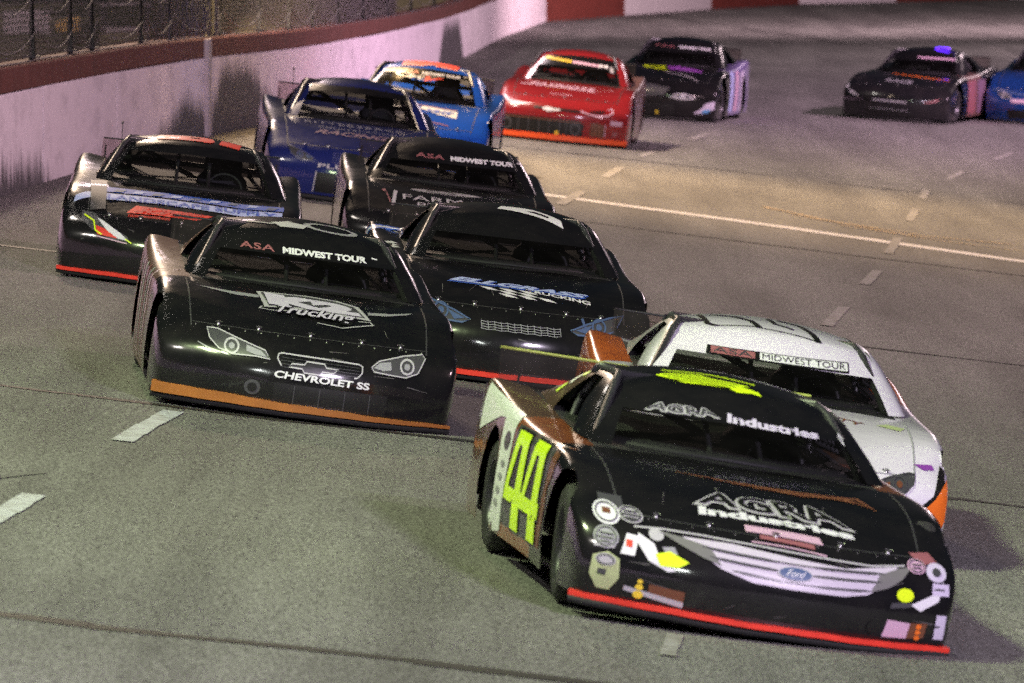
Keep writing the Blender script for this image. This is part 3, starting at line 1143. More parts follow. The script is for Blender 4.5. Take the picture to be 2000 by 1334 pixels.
def stroke(car, pts, w, m, proj='front', lift=0.005, name='stripe', closed=False, maxlen=.06):
    """line of a given width along points"""
    pts = [Vector((*p, 0)) for p in pts]
    if closed: pts = pts + [pts[0]]
    bm = bmesh.new()
    prev = None
    n = len(pts)
    for i, p in enumerate(pts):
        if closed and i in (0, n - 1): d = pts[1] - pts[-2]
        else: d = pts[min(i + 1, n - 1)] - pts[max(i - 1, 0)]
        d.normalize()
        nn = Vector((-d.y, d.x, 0)) * (w[i] if isinstance(w, (list, tuple)) else w) * 0.5
        a, b = bm.verts.new(p + nn), bm.verts.new(p - nn)
        if prev: bm.faces.new((prev[0], a, b, prev[1]))
        prev = (a, b)
    bmesh.ops.triangulate(bm, faces=bm.faces)
    refine(bm, maxlen)
    drape(bm, proj, lift, BOTH)
    return finish(bm, name, m, car)

def ell(cx, cy, rx, ry, n=28, a0=0, a1=2 * math.pi):
    return [(cx + rx * math.cos(a0 + (a1 - a0) * i / n), cy + ry * math.sin(a0 + (a1 - a0) * i / n)) for i in range(n if abs(a1 - a0 - 2 * math.pi) < 1e-6 else n + 1)]

def rect(x0, y0, x1, y1): return [(x0, y0), (x1, y0), (x1, y1), (x0, y1)]
def rq(x0, y0, x1, y1, slope=0.0): return [(x0, y0), (x1, y0 + slope), (x1, y1 + slope), (x0, y1)]

# ------------------------------------------------------------------ common materials of the cars
M_BLACK = mat('matt_black', (0.012, 0.012, 0.013), 0.6)
M_CAGE = mat('cage_paint', (0.035, 0.035, 0.038), 0.4)
M_TYRE = mat('racing_tyre', (0.022, 0.021, 0.021), 0.75, bump=0.3, bump_scale=40, mottle=0.4, mottle_scale=12)
M_RIM = mat('steel_rim', (0.06, 0.06, 0.065), 0.35, 0.6)
M_RUBBER = mat('rubber_skirt', (0.014, 0.014, 0.014), 0.8)
M_SEAT = mat('seat_black', (0.03, 0.03, 0.034), 0.7)
M_NET = mat('net_black', (0.02, 0.02, 0.022), 0.8)
M_PIN = mat('pin_steel', (0.55, 0.55, 0.55), 0.3, 1.0)
M_SCUFF = mat('rubber_scuff', (0.085, 0.08, 0.078), 0.6)
RIVET = MB().tube([(0, 0, -.004), (0, 0, .004)], .006, 6).mesh('rivet')
V_SEAM = mat('panel_gap', (0.035, 0.035, 0.037), 0.6)
M_GLASS = glass('windshield_plastic', (0.72, 0.72, 0.74), 0.015)
M_RGLASS = glass('rear_window_plastic', (0.90, 0.90, 0.90), 0.015)
M_RDARK = glass('smoked_rear_window', (0.30, 0.30, 0.31), 0.01)
M_SPOIL = glass('clear_spoiler', (0.80, 0.75, 0.75), 0.05)

def make_car(nose, yaw, label, cols, lipspec=None, edge=None, shape='plain', antenna=False, scuffs=0, sp=1.0, roll=0.0, zs=1.0, pitch=0.0, group='race cars on the track', decals=None):
    """cols: paint per panel (also panel_right / panel_left), falling back on 'body'"""
    car = bpy.data.objects.new('race_car', None)
    C.objects.link(car)
    x, y = nose
    yw = R(yaw)
    h = Vector((math.sin(yw), -math.cos(yw), 0))
    cx, cy = x - h.x * 2.43, y - h.y * 2.43
    e = .6
    n = Vector((-(gz(cx + e, cy) - gz(cx - e, cy)) / (2 * e), -(gz(cx, cy + e) - gz(cx, cy - e)) / (2 * e), 1)).normalized()
    f = (h - n * h.dot(n)).normalized()        # forward
    yv = -f
    xv = yv.cross(n).normalized()
    car.matrix_world = Matrix(((xv.x, yv.x, n.x, cx), (xv.y, yv.y, n.y, cy), (xv.z, yv.z, n.z, gz(cx, cy)), (0, 0, 0, 1)))
    tag(car, label, 'race car', group)
    # the body leans on its springs, the wheels stay on the track
    B = Matrix.Translation((0, 0, .12)) @ Matrix.Rotation(R(roll), 4, 'Y') @ Matrix.Rotation(R(pitch), 4, 'X') @ Matrix.Diagonal((1, 1, zs, 1)) @ Matrix.Translation((0, 0, -.12))
    panels, BOTH[0] = BODIES[shape]
    body = cols['body']
    def pick(nm, side):
        for k in (nm + '_' + side, nm):
            if k in cols: return cols[k]
        if nm == 'interior_deck': return M_BLACK
        if nm == 'windshield': return M_GLASS
        if nm == 'rear_window': return M_RDARK
        if nm in ('visor_band', 'lower_visor'): return paint('black', (0.006, 0.006, 0.007))
        if nm in ('sail_panel', 'a_pillar'): return cols.get('roof', body)
        return body
    for src in (panels, CAB):
        for nm, lst in src.items():
            for me, side in lst:
                link(nm, me, pick(nm, side), car, B)
    def part(nm, me, m, M=None): return link(nm, me, m, car, B @ M if M else B)
    if lipspec: part('lip', lip(*lipspec[1:3], NOSES[shape][0][4], lipspec[3] if len(lipspec) > 3 else 0.0), lipspec[0])
    part('rubber_skirt', SKIRT, M_RUBBER)
    part('chassis', CHASSIS, M_BLACK)
    part('roll_cage', ROLLCAGE, cols.get('cage', M_CAGE))
    part('seat', SEAT, M_SEAT)
    part('dashboard', DASH, M_BLACK)
    part('steering_wheel', STEER, M_BLACK)
    part('window_net', NET, M_NET)
    if antenna:
        part('antenna', ANTENNA, M_BLACK)
    SM = Matrix.Translation((0, 0, .84)) @ Matrix.Diagonal((sp, 1, sp, 1)) @ Matrix.Translation((0, 0, -.84))
    part('spoiler', SPOILER, cols.get('spoiler', M_SPOIL), SM)
    part('spoiler_edge', SPOILER_EDGE, edge or M_BLACK, SM)
    for xx in (-.78, -.3, .3, .78):
        part('spoiler_brace', BRACE, M_CAGE, Matrix.Translation((xx, 0, 0)))
    for xx in (-.62, -.35, .0, .35, .62):
        h = BOTH[0].ray_cast(Vector((xx, -2.13 + .30 * abs(xx) ** 2.1, 3)), Vector((0, 0, -1)))
        part('hood_pin', PIN, M_PIN, Matrix.Translation(h[0]))
    stroke_m = cols.get('seam', V_SEAM)
    for sg in (-1, 1):
        seam = stroke(car, [(sg * .80, -2.02), (sg * .815, -1.5), (sg * .82, -.80)], .010, stroke_m, 'top', .003, 'hood_gap')
        seam.matrix_local = B
    seam = stroke(car, [(x * .1, -2.165 + .33 * abs(x * .1) ** 2.1) for x in range(-8, 9)], .010, stroke_m, 'top', .003, 'hood_gap')
    seam.matrix_local = B
    for ay, az in AXLES:
        for s in (-1, 1):
            rot = Matrix.Rotation(R(random.uniform(0, 360)), 4, 'X')
            fl = Matrix.Identity(4) if s > 0 else Matrix.Rotation(R(180), 4, 'Z')
            st = Matrix.Rotation(R(-3 if ay < 0 else 0), 4, 'Z')
            w = link('tyre', TYRE, M_TYRE, car, Matrix.Translation((s * .865, ay, az - .008)) @ st @ fl @ rot)
            link('rim', RIM, cols.get('rim', M_RIM), w)
    if scuffs:
        rs = random.Random(int(x * 1000) + 77)
        for k in range(scuffs):
            if k % 3 == 2:
                u, v = rs.uniform(-.75, .75), rs.uniform(-1.95, -1.0)
                sc = stroke(car, [(u, v), (u + rs.uniform(-.08, .08), v + rs.uniform(.05, .22))], [.002, rs.uniform(.004, .009)], M_SCUFF, 'top', .003, 'scuff')
            else:
                u, v = rs.uniform(-.92, .92), rs.uniform(.12, .50)
                sc = stroke(car, [(u, v), (u + rs.uniform(-.16, .16), v + rs.uniform(-.03, .03))], [.002, rs.uniform(.004, .010)], M_SCUFF, 'front', .003, 'scuff')
            sc.matrix_local = B
        for k in range(15):
            u = -.77 + .11 * k
            h = BOTH[0].ray_cast(Vector((u, -2.19 + .33 * abs(u) ** 2.1, 3)), Vector((0, 0, -1)))
            if h[0]: part('rivet', RIVET, M_PIN, Matrix.Translation(h[0]))
    if decals:
        n0 = set(car.children)
        decals(car)
        for o in car.children:
            if o not in n0: o.matrix_local = B
    return car

# ------------------------------------------------------------------ the twelve cars
P_BLACK = paint('black', (0.008, 0.008, 0.009))
P_BLACK2 = paint('soft_black', (0.012, 0.012, 0.014), 0.35)
P_WHITE = paint('white', (0.76, 0.71, 0.82), 0.10)
P_ORANGE = paint('orange', (0.62, 0.13, 0.02), 0.2)
P_RUST = paint('burnt_orange', (0.33, 0.10, 0.035), 0.35)
P_NAVY = paint('navy', (0.014, 0.022, 0.13), 0.12)
P_BLUE = paint('bright_blue', (0.015, 0.10, 0.55), 0.15)
P_RED = paint('red', (0.27, 0.016, 0.020), 0.2)
M_LIP_R = mat('fluorescent_red_lip', (0.82, 0.05, 0.03), 0.45, mottle=0.3, mottle_scale=9)
M_LIP_O = mat('orange_lip', (0.36, 0.13, 0.03), 0.4, mottle=0.35, mottle_scale=7)
M_LIP_F = mat('fluorescent_orange_lip', (0.92, 0.11, 0.02), 0.45)
P_BROWNISH = paint('dirty_brown', (0.13, 0.075, 0.045), 0.35)
P_DUSTY = paint('dusty_rose_brown', (0.16, 0.085, 0.075), 0.4, 0.35, 0.5)
P_LAV = paint('lavender', (0.28, 0.23, 0.48), 0.2)

def vinyl(name, col, rough=0.4):
    return mat('vinyl_' + name, col, rough, coat=0.2)
V_WHITE = vinyl('white', (0.74, 0.74, 0.76))
V_LILAC = vinyl('pale_lilac', (0.60, 0.55, 0.68))
V_GREY = vinyl('grey', (0.30, 0.30, 0.32))
V_SILVER = vinyl('silver', (0.45, 0.44, 0.46))
V_DGREY = vinyl('dark_grey', (0.06, 0.06, 0.065))
V_BLACK = vinyl('black', (0.008, 0.008, 0.008))
V_RED = vinyl('red', (0.75, 0.05, 0.03))
V_ROSE = vinyl('dull_rose', (0.30, 0.11, 0.12))
V_PINK = vinyl('pink', (0.62, 0.40, 0.52))
V_NEON = vinyl('neon_yellow', (0.72, 0.98, 0.015))
V_YELLOW = vinyl('yellow', (0.85, 0.62, 0.05))
V_ORANGE = vinyl('orange', (0.85, 0.18, 0.02))
V_BLUE = vinyl('blue', (0.05, 0.12, 0.50))
V_PBLUE = vinyl('pale_blue', (0.42, 0.50, 0.80))
V_STEEL = vinyl('steel_blue', (0.07, 0.11, 0.22))
V_PURPLE = vinyl('purple', (0.25, 0.06, 0.36))
V_GREEN = vinyl('pale_green', (0.42, 0.48, 0.24))
V_BROWN = vinyl('brown', (0.16, 0.06, 0.03))

def tour_banner(car, x0, x1, z, h, slope=0.0, asa=V_ROSE, txt=V_WHITE, split=0.30):
    xa = lerp(x0, x1, split - 0.03); xb = lerp(x0, x1, split + 0.03)
    q = lambda a, b: [(a, z + slope * (a - x0)), (b, z + slope * (b - x0)), (b, z + h + slope * (b - x0)), (a, z + h + slope * (a - x0))]
    lettering(car, 'ASA', q(x0, xa), asa, bold=0.015, space=1.05)
    lettering(car, 'MIDWEST TOUR', q(xb, x1), txt, bold=0.05)
    # short dash at the end of the banner
    stroke(car, [(x1 + .035, z + h * .9 + slope * (x1 - x0)), (x1 + .075, z + h * .75 + slope * (x1 - x0))], .008, txt)

def headlamp(car, outline, lens, rl, inner, m_line=V_SILVER, m_fill=V_GREY, w=.008):
    """printed headlamp: dark field, pale rim, round lens, bright inner part"""
    decal(car, outline, V_DGREY, lift=.004, name='headlight')
    stroke(car, outline, w, m_line, lift=.008, name='headlight_rim', closed=True, maxlen=.04)
    stroke(car, ell(*lens, rl, rl, 20), .013, m_line, lift=.008, name='headlight_lens', closed=True, maxlen=.04)
    decal(car, ell(*lens, rl * .45, rl * .45, 16), m_fill, lift=.008, name='headlight_bulb')
    decal(car, inner, m_fill, lift=.008, name='headlight_inner')

def marks_1(car):
    # side: white strip behind the rear wheel arch, dark panel and the neon number
    q = lambda *p: list(p)
    decal(car, [(.93, .10), (.48, .14), (.50, .50), (.56, .78), (1.00, .80), (.90, .52), (.86, .30)], V_WHITE, 'right', .004, 'side_panel')
    decal(car, [(.47, .19), (-.84, .19), (-.90, .76), (.47, .76)], V_DGREY, 'right', .003, 'number_field')
    def four(dy, m, g, lift, name):
        # slanted figure four; u runs from the rear (large) to the front (small)
        outer = [(.43 + g, .40), (.33 + g, .735 + g * .5), (-.07 - g, .735 + g * .5), (-.16 - g, .42 + g * .3), (-.22 - g, .42 + g * .3), (-.24 - g, .335 - g * .5), (-.19 - g, .335 - g * .5), (-.24 - g, .20 - g * .5), (.04 + g, .20 - g * .5), (.07 + g, .335 - g * .5), (.42 + g, .335 - g * .5)]
        hole = [(.31, .415), (.05, .415), (.10, .66), (.20, .66)]
        sh = lambda L: [(u + dy, v) for u, v in L]
        decal(car, sh(outer) if g > 0 else [sh(outer), sh(hole)], m, 'right', lift, name)
    decal(car, [(-.86, .19), (-1.02, .19), (-1.02, .42), (-.98, .52), (-1.06, .62), (-1.05, .76), (-.91, .76)], V_BROWN, 'right', .003, 'side_panel')
    four(.0, V_BLACK, .03, .006, 'number_shadow')
    four(-.64, V_BLACK, .03, .0065, 'number_shadow')
    four(.0, V_NEON, 0, .010, 'number')
    four(-.64, V_NEON, 0, .0105, 'number')
    for k in range(4):
        decal(car, ell(.72 - .01 * k, .28 + .075 * k, .07, .022, 14), V_GREY, 'right', .008, 'sticker')
    decal(car, ell(.70, .64, .10, .055, 20), V_DGREY, 'right', .008, 'sticker')
        # rear quarter: white flash and neon blocks up the sail panel
    decal(car, [(1.95, .60), (1.15, .745), (.55, .765), (.60, .80), (1.4, .85), (2.0, .88)], V_WHITE, 'right', .004, 'flash')
    for k, (yy, zz) in enumerate(((1.35, .93), (1.22, 1.0), (1.10, 1.06))):
        decal(car, [(yy, zz), (yy - .10, zz - .01), (yy - .14, zz + .05), (yy - .05, zz + .06)], (V_NEON, V_WHITE, V_NEON)[k], 'right', .005, 'sticker')
    # roof: ragged neon streak
    decal(car, [(-.30, .20), (-.22, .10), (.02, .07), (.06, .02), (.15, .05), (.20, .03), (.19, .10), (.10, .16), (.16, .20), (-.02, .26), (-.10, .34), (-.28, .36), (-.36, .28)], V_NEON, 'top', .005, 'roof_streak')
    for k in range(4):
        stroke(car, [(-.34 + .02 * k, .34 - .06 * k), (.12 - .03 * k, .22 - .05 * k)], .012, V_BLACK, 'top', .008, 'streak_line')
    stroke(car, [(-.30, .45), (-.05, .40), (.20, .30)], .03, V_NEON, 'top', .005, 'roof_streak')
    # visor
    lettering(car, 'AGRA', [(-.47, .985), (-.06, 1.005), (-.10, 1.05), (-.42, 1.035)], V_SILVER, bold=.07, name='lettering')
    lettering(car, 'AGRA', [(-.455, .992), (-.075, 1.010), (-.11, 1.045), (-.41, 1.030)], V_DGREY, bold=.01, lift=.008, name='lettering')
    lettering(car, 'Industries', [(-.03, .995), (.50, .975), (.50, 1.015), (-.02, 1.04)], V_LILAC, bold=.045)
    # hood
    lettering(car, 'AGRA', [(-.41, -1.83), (.47, -1.87), (.35, -1.54), (-.33, -1.56)], V_SILVER, 'top', bold=.07, lift=.005)
    lettering(car, 'AGRA', [(-.375, -1.80), (.435, -1.84), (.33, -1.57), (-.315, -1.585)], V_BLACK, 'top', bold=.012, lift=.010)
    lettering(car, 'Industries', [(-.39, -1.97), (.45, -1.99), (.44, -1.88), (-.38, -1.845)], V_WHITE, 'top', bold=.05, lift=.006)
    decal(car, [(-.16, -2.13), (.25, -2.15), (.24, -2.06), (-.16, -2.045)], V_PINK, 'top', .005, 'sponsor_panel')
    decal(car, [(-.09, -2.195), (.20, -2.215), (.20, -2.165), (-.09, -2.15)], V_ROSE, 'top', .005, 'sponsor_panel')
    stroke(car, [(-.14, -2.235), (.26, -2.25)], .012, V_PINK, 'top')
    # dull brown flames at the back of the hood
    for k in range(5):
        stroke(car, [(-.42 + .1 * k, -1.20 - .03 * k), (-.1 + .1 * k, -1.26), (.25 + .08 * k, -1.32 + .03 * k), (.52 + .03 * k, -1.22 - .05 * k)], [.01, .035, .05, .01], V_BROWN, 'top', .005, 'flame')
    stroke(car, [(-.74, .475), (-.60, .487), (-.40, .49), (-.1, .485), (.2, .475), (.5, .468), (.70, .488)], .008, V_SILVER, 'front', .005, 'grille_edge')
    # white grille band with dark slots and a blue oval
    decal(car, [(-.50, .47), (-.25, .475), (.05, .455), (.36, .44), (.66, .48), (.60, .40), (.49, .325), (.36, .30), (.09, .295), (-.13, .30), (-.30, .345), (-.42, .41)], vinyl('muted_lilac_grey', (0.54, 0.50, 0.57)), 'front', .004, 'grille_band')
    for z0, xa, xb in ((.437, -.40, .58), (.395, -.36, .56), (.345, -.24, .50)):
        pts = [(lerp(xa, xb, i / 12), z0 - .015 * (1 - (2 * i / 12 - 1) ** 2)) for i in range(13)]
        stroke(car, pts, [.004] + [.013] * 4 + [.006] * 3 + [.013] * 4 + [.004], V_DGREY, 'front', .008, 'grille_slot')
    decal(car, ell(.085, .375, .095, .036, 24), V_SILVER, 'front', .009, 'badge_rim')
    decal(car, ell(.085, .375, .086, .030, 24), V_STEEL, 'front', .012, 'badge')
    lettering(car, 'Ford', [(.035, .360), (.135, .357), (.140, .390), (.040, .393)], V_WHITE, bold=.0, shear=.4, lift=.015)
    decal(car, [(-.62, .475), (-.50, .462), (-.36, .44), (-.30, .36), (-.40, .385), (-.52, .43)], vinyl('mid_grey', (0.17, 0.17, 0.16)), 'front', .008, 'lamp_and_glint')
    decal(car, [(.74, .485), (.66, .47), (.55, .43), (.50, .34), (.60, .37), (.68, .42)], vinyl('mid_grey', (0.17, 0.17, 0.16)), 'front', .008, 'lamp_and_glint')
    decal(car, [(-.72, .45), (-.64, .41), (-.60, .33), (-.52, .29), (-.56, .28), (-.66, .32), (-.72, .40)], V_WHITE, 'front', .004, 'lamp_and_glint')  # highlight on the right front corner, painted as a white crescent
    decal(car, [(-.63, .36), (-.56, .385), (-.46, .345), (-.51, .31), (-.60, .305)], V_NEON, 'front', .007, 'lamp_and_glint')
    decal(car, ell(.70, .345, .05, .035, 16), V_NEON, 'front', .007, 'lamp_and_glint')
    decal(car, [(.74, .30), (.86, .36), (.93, .43), (.90, .33), (.80, .27)], V_WHITE, 'front', .005, 'lamp_and_glint')  # highlight on the left front corner, painted as a white crescent
    # stickers on the right front corner (left of the picture)
    for cx, cz, rx, rz in ((-.87, .515, .052, .042), (-.75, .525, .05, .03), (-.875, .40, .05, .046), (-.865, .285, .04, .024), (.77, .49, .045, .027)):
        stroke(car, ell(cx, cz, rx, rz, 18), .006, V_DGREY, 'front', .011, 'sticker_mark', True)
    decal(car, [(-.60, .40), (-.54, .41), (-.52, .375), (-.58, .37)], V_GREY, 'front', .006, 'sticker')
    decal(car, [(-.93, .345), (-.83, .35), (-.83, .36), (-.93, .356)], V_SILVER, 'front', .006, 'sticker')
    decal(car, [(.62, .27), (.74, .285), (.74, .31), (.63, .30)], V_DGREY, 'front', .006, 'sticker')
    for cx, cz, w in ((-.75, .535, .07), (-.75, .520, .09), (-.75, .505, .06), (-.875, .415, .07), (-.875, .395, .08), (-.875, .375, .05), (.77, .495, .06), (.77, .480, .05), (.90, .39, .06), (.91, .20, .03)):
        stroke(car, [(cx - w / 2, cz), (cx + w / 2, cz)], .007, V_DGREY, 'front', .012, 'sticker_mark')
    decal(car, rect(-.90, .50, -.78, .60), V_DGREY, 'front', .004, 'sticker')
    decal(car, ell(-.87, .515, .066, .055), V_WHITE, 'front', .006, 'sticker')
    decal(car, rect(-.89, .51, -.85, .535), V_BROWN, 'front', .009, 'sticker')
    decal(car, ell(-.75, .525, .062, .038), V_SILVER, 'front', .006, 'sticker')
    decal(car, ell(-.875, .40, .062, .058), V_GREY, 'front', .005, 'sticker')
    decal(car, [(-.80, .33), (-.73, .33), (-.715, .43), (-.775, .435)], V_WHITE, 'front', .008, 'sticker')
    decal(car, rect(-.775, .37, -.745, .405), V_RED, 'front', .011, 'sticker')
    decal(car, ell(-.63, .455, .038, .030, 18), V_SILVER, 'front', .006, 'sticker')
    decal(car, [(-.93, .30), (-.86, .33), (-.80, .30), (-.79, .20), (-.83, .13), (-.89, .13), (-.935, .20)], V_GREEN, 'front', .005, 'sticker')
    decal(car, ell(-.865, .285, .05, .032, 16), V_SILVER, 'front', .008, 'sticker')
    decal(car, rect(-.895, .205, -.855, .235), V_DGREY, 'front', .010, 'sticker')
    for k, (rr, zz) in enumerate(((.026, .135), (.020, .175), (.014, .205))):
        decal(car, ell(-.685, zz, rr, rr * .8, 12), V_YELLOW, 'front', .009, 'sticker')
    decal(car, [(-.76, .145), (-.46, .105), (-.46, .135), (-.76, .17)], V_SILVER, 'front', .006, 'sticker')
    decal(car, [(-.64, .155), (-.46, .135), (-.46, .19), (-.64, .20)], V_BROWN, 'front', .005, 'sticker')
    # left front corner
    decal(car, [(.74, .55), (.86, .56), (.90, .52), (.80, .50)], V_ROSE, 'front', .005, 'sticker')
    decal(car, ell(.77, .49, .055, .035), V_PINK, 'front', .008, 'sticker')
    decal(car, ell(.885, .47, .06, .045), V_LILAC, 'front', .008, 'sticker')
    decal(car, ell(.885, .47, .026, .02, 14), V_DGREY, 'front', .011, 'sticker')
    decal(car, rect(.86, .36, .96, .42), V_LILAC, 'front', .006, 'sticker')
    decal(car, [(.60, .115), (.76, .12), (.78, .20), (.62, .21)], V_PINK, 'front', .005, 'sticker')
    decal(car, [(.74, .12), (.84, .13), (.85, .21), (.75, .205)], V_BROWN, 'front', .007, 'sticker')
    for k in range(3):
        decal(car, ell(.80, .13 + .03 * k, .016, .013, 10), V_ORANGE, 'front', .010, 'sticker')
    decal(car, rect(.90, .13, .96, .26), V_LILAC, 'front', .006, 'sticker')
    for hx, hz in ((.54, .16), (-.32, .15), (-.16, .16)):
        decal(car, ell(hx, hz, .032, .036, 18), V_BLACK, 'front', .006, 'brake_duct')
    lettering(car, 'S', [(.62, 1.00), (.655, .95), (.66, .99), (.63, 1.02)], V_WHITE)

def marks_2(car):
    decal(car, [(-.40, .985), (.50, .99), (.50, 1.05), (-.39, 1.035)], V_BLACK, 'front', .004, 'banner')
    decal(car, [(-.07, .995), (.49, .998), (.49, 1.042), (-.07, 1.034)], V_WHITE, 'front', .007, 'banner')
    decal(car, [(-.37, .992), (-.10, .996), (-.10, 1.032), (-.37, 1.030)], V_ROSE, 'front', .007, 'banner')
    lettering(car, 'ASA', [(-.355, .998), (-.115, 1.0), (-.115, 1.028), (-.355, 1.026)], V_DGREY, bold=.0, lift=.010)
    lettering(car, 'MIDWEST TOUR', [(-.055, 1.0), (.475, 1.003), (.475, 1.037), (-.055, 1.03)], V_BLACK, bold=-.003, lift=.010)
    # big outlined number lying across the roof
    stroke(car, [(-.41, .62), (-.38, .20), (-.33, .14)], .035, V_BLACK, 'top', name='roof_number')
    stroke(car, [(-.33, .14), (-.06, .16)], .014, V_BLACK, 'top', name='roof_number')
    stroke(car, [(-.06, .14), (-.10, .34), (-.20, .52), (-.34, .60)], .04, V_BLACK, 'top', name='roof_number')
    stroke(car, [(.02, .60), (.05, .34), (.16, .24)], .03, V_BLACK, 'top', name='roof_number')
    stroke(car, [(-.06, .13), (.30, .06)], .014, V_BLACK, 'top', name='roof_number')
    stroke(car, [(.31, .05), (.28, .24), (.22, .46), (.08, .60)], .045, V_BLACK, 'top', name='roof_number')
    # printed headlamp, violet sticker, dark slot, orange corner
    headlamp(car, [(.54, .475), (.64, .515), (.76, .545), (.80, .545), (.79, .49), (.74, .44), (.66, .42), (.58, .435)], (.70, .482), .042, [(.58, .47), (.64, .49), (.64, .455), (.60, .45)], V_DGREY, V_BROWN, .008)
    headlamp(car, [(-.54, .475), (-.64, .515), (-.76, .545), (-.80, .545), (-.79, .49), (-.74, .44), (-.66, .42), (-.58, .435)], (-.70, .482), .042, [(-.58, .47), (-.64, .49), (-.64, .455), (-.60, .45)], V_DGREY, V_BROWN, .008)
    decal(car, [(.80, .595), (.92, .60), (.93, .575), (.86, .57)], V_PURPLE, 'front', .005, 'sticker')
    decal(car, [(.97, .60), (1.00, .575), (.995, .50), (.90, .36), (.80, .33), (.82, .36), (.92, .44)], V_BLACK, 'front', .006, 'slot')
    decal(car, [(1.01, .53), (1.0, .30), (.95, .17), (.85, .30), (.83, .325), (.93, .42)], V_ORANGE, 'front', .008, 'corner_panel')
    lettering(car, 'DIRTY', [(.20, -.98), (.52, -1.20), (.55, -1.10), (.20, -.90)], V_BROWN, 'top', bold=.02)
    decal(car, [(.62, -1.10), (.76, -1.20), (.80, -1.08), (.70, -1.02)], V_GREEN, 'top', .004, 'sticker')
    for k in range(4):   # letters up the sail panel, seen edge on
        yy, zz = 1.62 - .17 * k, .90 + .058 * k
        decal(car, [(yy, zz), (yy - .07, zz + .0), (yy - .09, zz + .035), (yy - .03, zz + .04)], V_DGREY, 'right', .005, 'sticker')

def marks_3(car):
    tour_banner(car, -.44, .45, 1.0, .040, .0, split=.30)
    # silver number laid over the front of the roof
    decal(car, [(-.16, .12), (.00, .10), (.04, .22), (-.10, .32), (-.22, .28)], V_SILVER, 'top', .005, 'roof_number')
    stroke(car, ell(.20, .26, .17, .14, 24), .05, V_GREY, 'top', .005, 'roof_number', True)
    stroke(car, [(-.40, .34), (-.22, .22), (-.08, .36)], .04, V_GREY, 'top', .004, 'roof_number')
    # hood: swoosh, big block shape and script
    decal(car, [(-.76, -1.12), (-.55, -1.19), (-.33, -1.20), (-.33, -1.30), (-.48, -1.31), (-.62, -1.23)], V_GREY, 'top', .004, 'swoosh')
    decal(car, [(.74, -1.15), (.58, -1.28), (.42, -1.33), (.42, -1.42), (.56, -1.37), (.70, -1.24)], V_GREY, 'top', .004, 'swoosh')
    decal(car, [(-.34, -1.06), (.02, -1.00), (.22, -1.04), (.36, -1.18), (.43, -1.60), (.22, -1.56), (.04, -1.50), (-.30, -1.58)], V_SILVER, 'top', .005, 'logo_back')
    decal(car, [(-.31, -1.10), (.01, -1.05), (.20, -1.09), (.33, -1.22), (.39, -1.54), (.20, -1.51), (.03, -1.46), (-.27, -1.53)], V_DGREY, 'top', .008, 'logo_field')
    lettering(car, 'K2', [(-.27, -1.50), (.37, -1.53), (.31, -1.20), (-.29, -1.10)], V_LILAC, 'top', bold=.09, lift=.011)
    lettering(car, 'Trucking', [(-.24, -1.79), (.33, -1.83), (.33, -1.50), (-.22, -1.50)], V_BLACK, 'top', bold=.07, shear=.35, lift=.013)
    lettering(car, 'Trucking', [(-.23, -1.78), (.32, -1.82), (.32, -1.52), (-.21, -1.52)], V_LILAC, 'top', bold=.02, shear=.35, lift=.017)
    stroke(car, [(-.32, -1.60), (-.34, -1.66), (-.24, -1.68), (-.05, -1.60), (.0, -1.57)], .016, V_SILVER, 'top', .012)
    stroke(car, [(.05, -1.86), (.22, -1.90), (.34, -1.80), (.44, -1.72), (.42, -1.66), (.34, -1.68)], .016, V_SILVER, 'top', .012)
    # headlamps
    headlamp(car, [(-.695, .525), (-.62, .525), (-.45, .475), (-.30, .435), (-.265, .385), (-.36, .392), (-.52, .385), (-.61, .41), (-.675, .465)], (-.525, .435), .045, [(-.43, .455), (-.33, .43), (-.285, .395), (-.36, .40), (-.425, .415)])
    headlamp(car, [(.42, .415), (.47, .458), (.64, .505), (.77, .525), (.79, .50), (.74, .405), (.66, .372), (.56, .378), (.44, .388)], (.665, .44), .045, [(.435, .412), (.475, .448), (.55, .46), (.56, .41), (.50, .40)])
    stroke(car, [(-.75, .43), (-.66, .395), (-.54, .375)], [.004, .014, .004], V_GREY)
    # grille outline with bow tie and the name
    stroke(car, [(-.185, .355), (-.215, .40), (-.21, .428), (-.19, .436), (.08, .432), (.33, .425), (.36, .412), (.36, .37), (.33, .335), (.31, .332)], .009, V_SILVER, name='grille_outline', maxlen=.04)
    for zz in (.41, .39, .37, .35):
        stroke(car, [(-.19, zz), (.08, zz - .004), (.34, zz - .008)], .003, V_DGREY, name='grille_line')
    bt = [(-.115, .375), (-.03, .378), (-.02, .40), (.10, .398), (.115, .375), (.20, .372), (.165, .345), (.09, .347), (.08, .325), (-.03, .327), (-.045, .35), (-.135, .352)]
    decal(car, bt, V_BLACK, lift=.006, name='badge')
    stroke(car, bt, .009, V_SILVER, lift=.010, name='badge_rim', closed=True, maxlen=.04)
    lettering(car, 'CHEVROLET SS', [(-.23, .275), (.42, .265), (.42, .312), (-.22, .322)], V_WHITE, bold=.03, lift=.006)
    decal(car, ell(-.36, .19, .055, .05, 20), V_DGREY, name='brake_duct')
    decal(car, ell(-.36, .19, .032, .03, 16), V_BLACK, lift=.008, name='brake_duct')
    decal(car, rect(-.22, .10, .55, .24), V_BLACK, name='grille_opening')
    for k in range(4):
        stroke(car, [(-.08 + .17 * k, .105), (-.08 + .17 * k, .235)], .006, V_DGREY, lift=.008, name='grille_bar')
    # streaked right side
    for k in range(7):
        y0 = -.55 + .28 * k
        stroke(car, [(y0 + .35, .78), (y0 + .12, .50), (y0, .16)], [.05, .09, .03], (V_PINK, V_GREY, V_ROSE, V_SILVER)[k % 4], 'right', .004, 'side_streak')

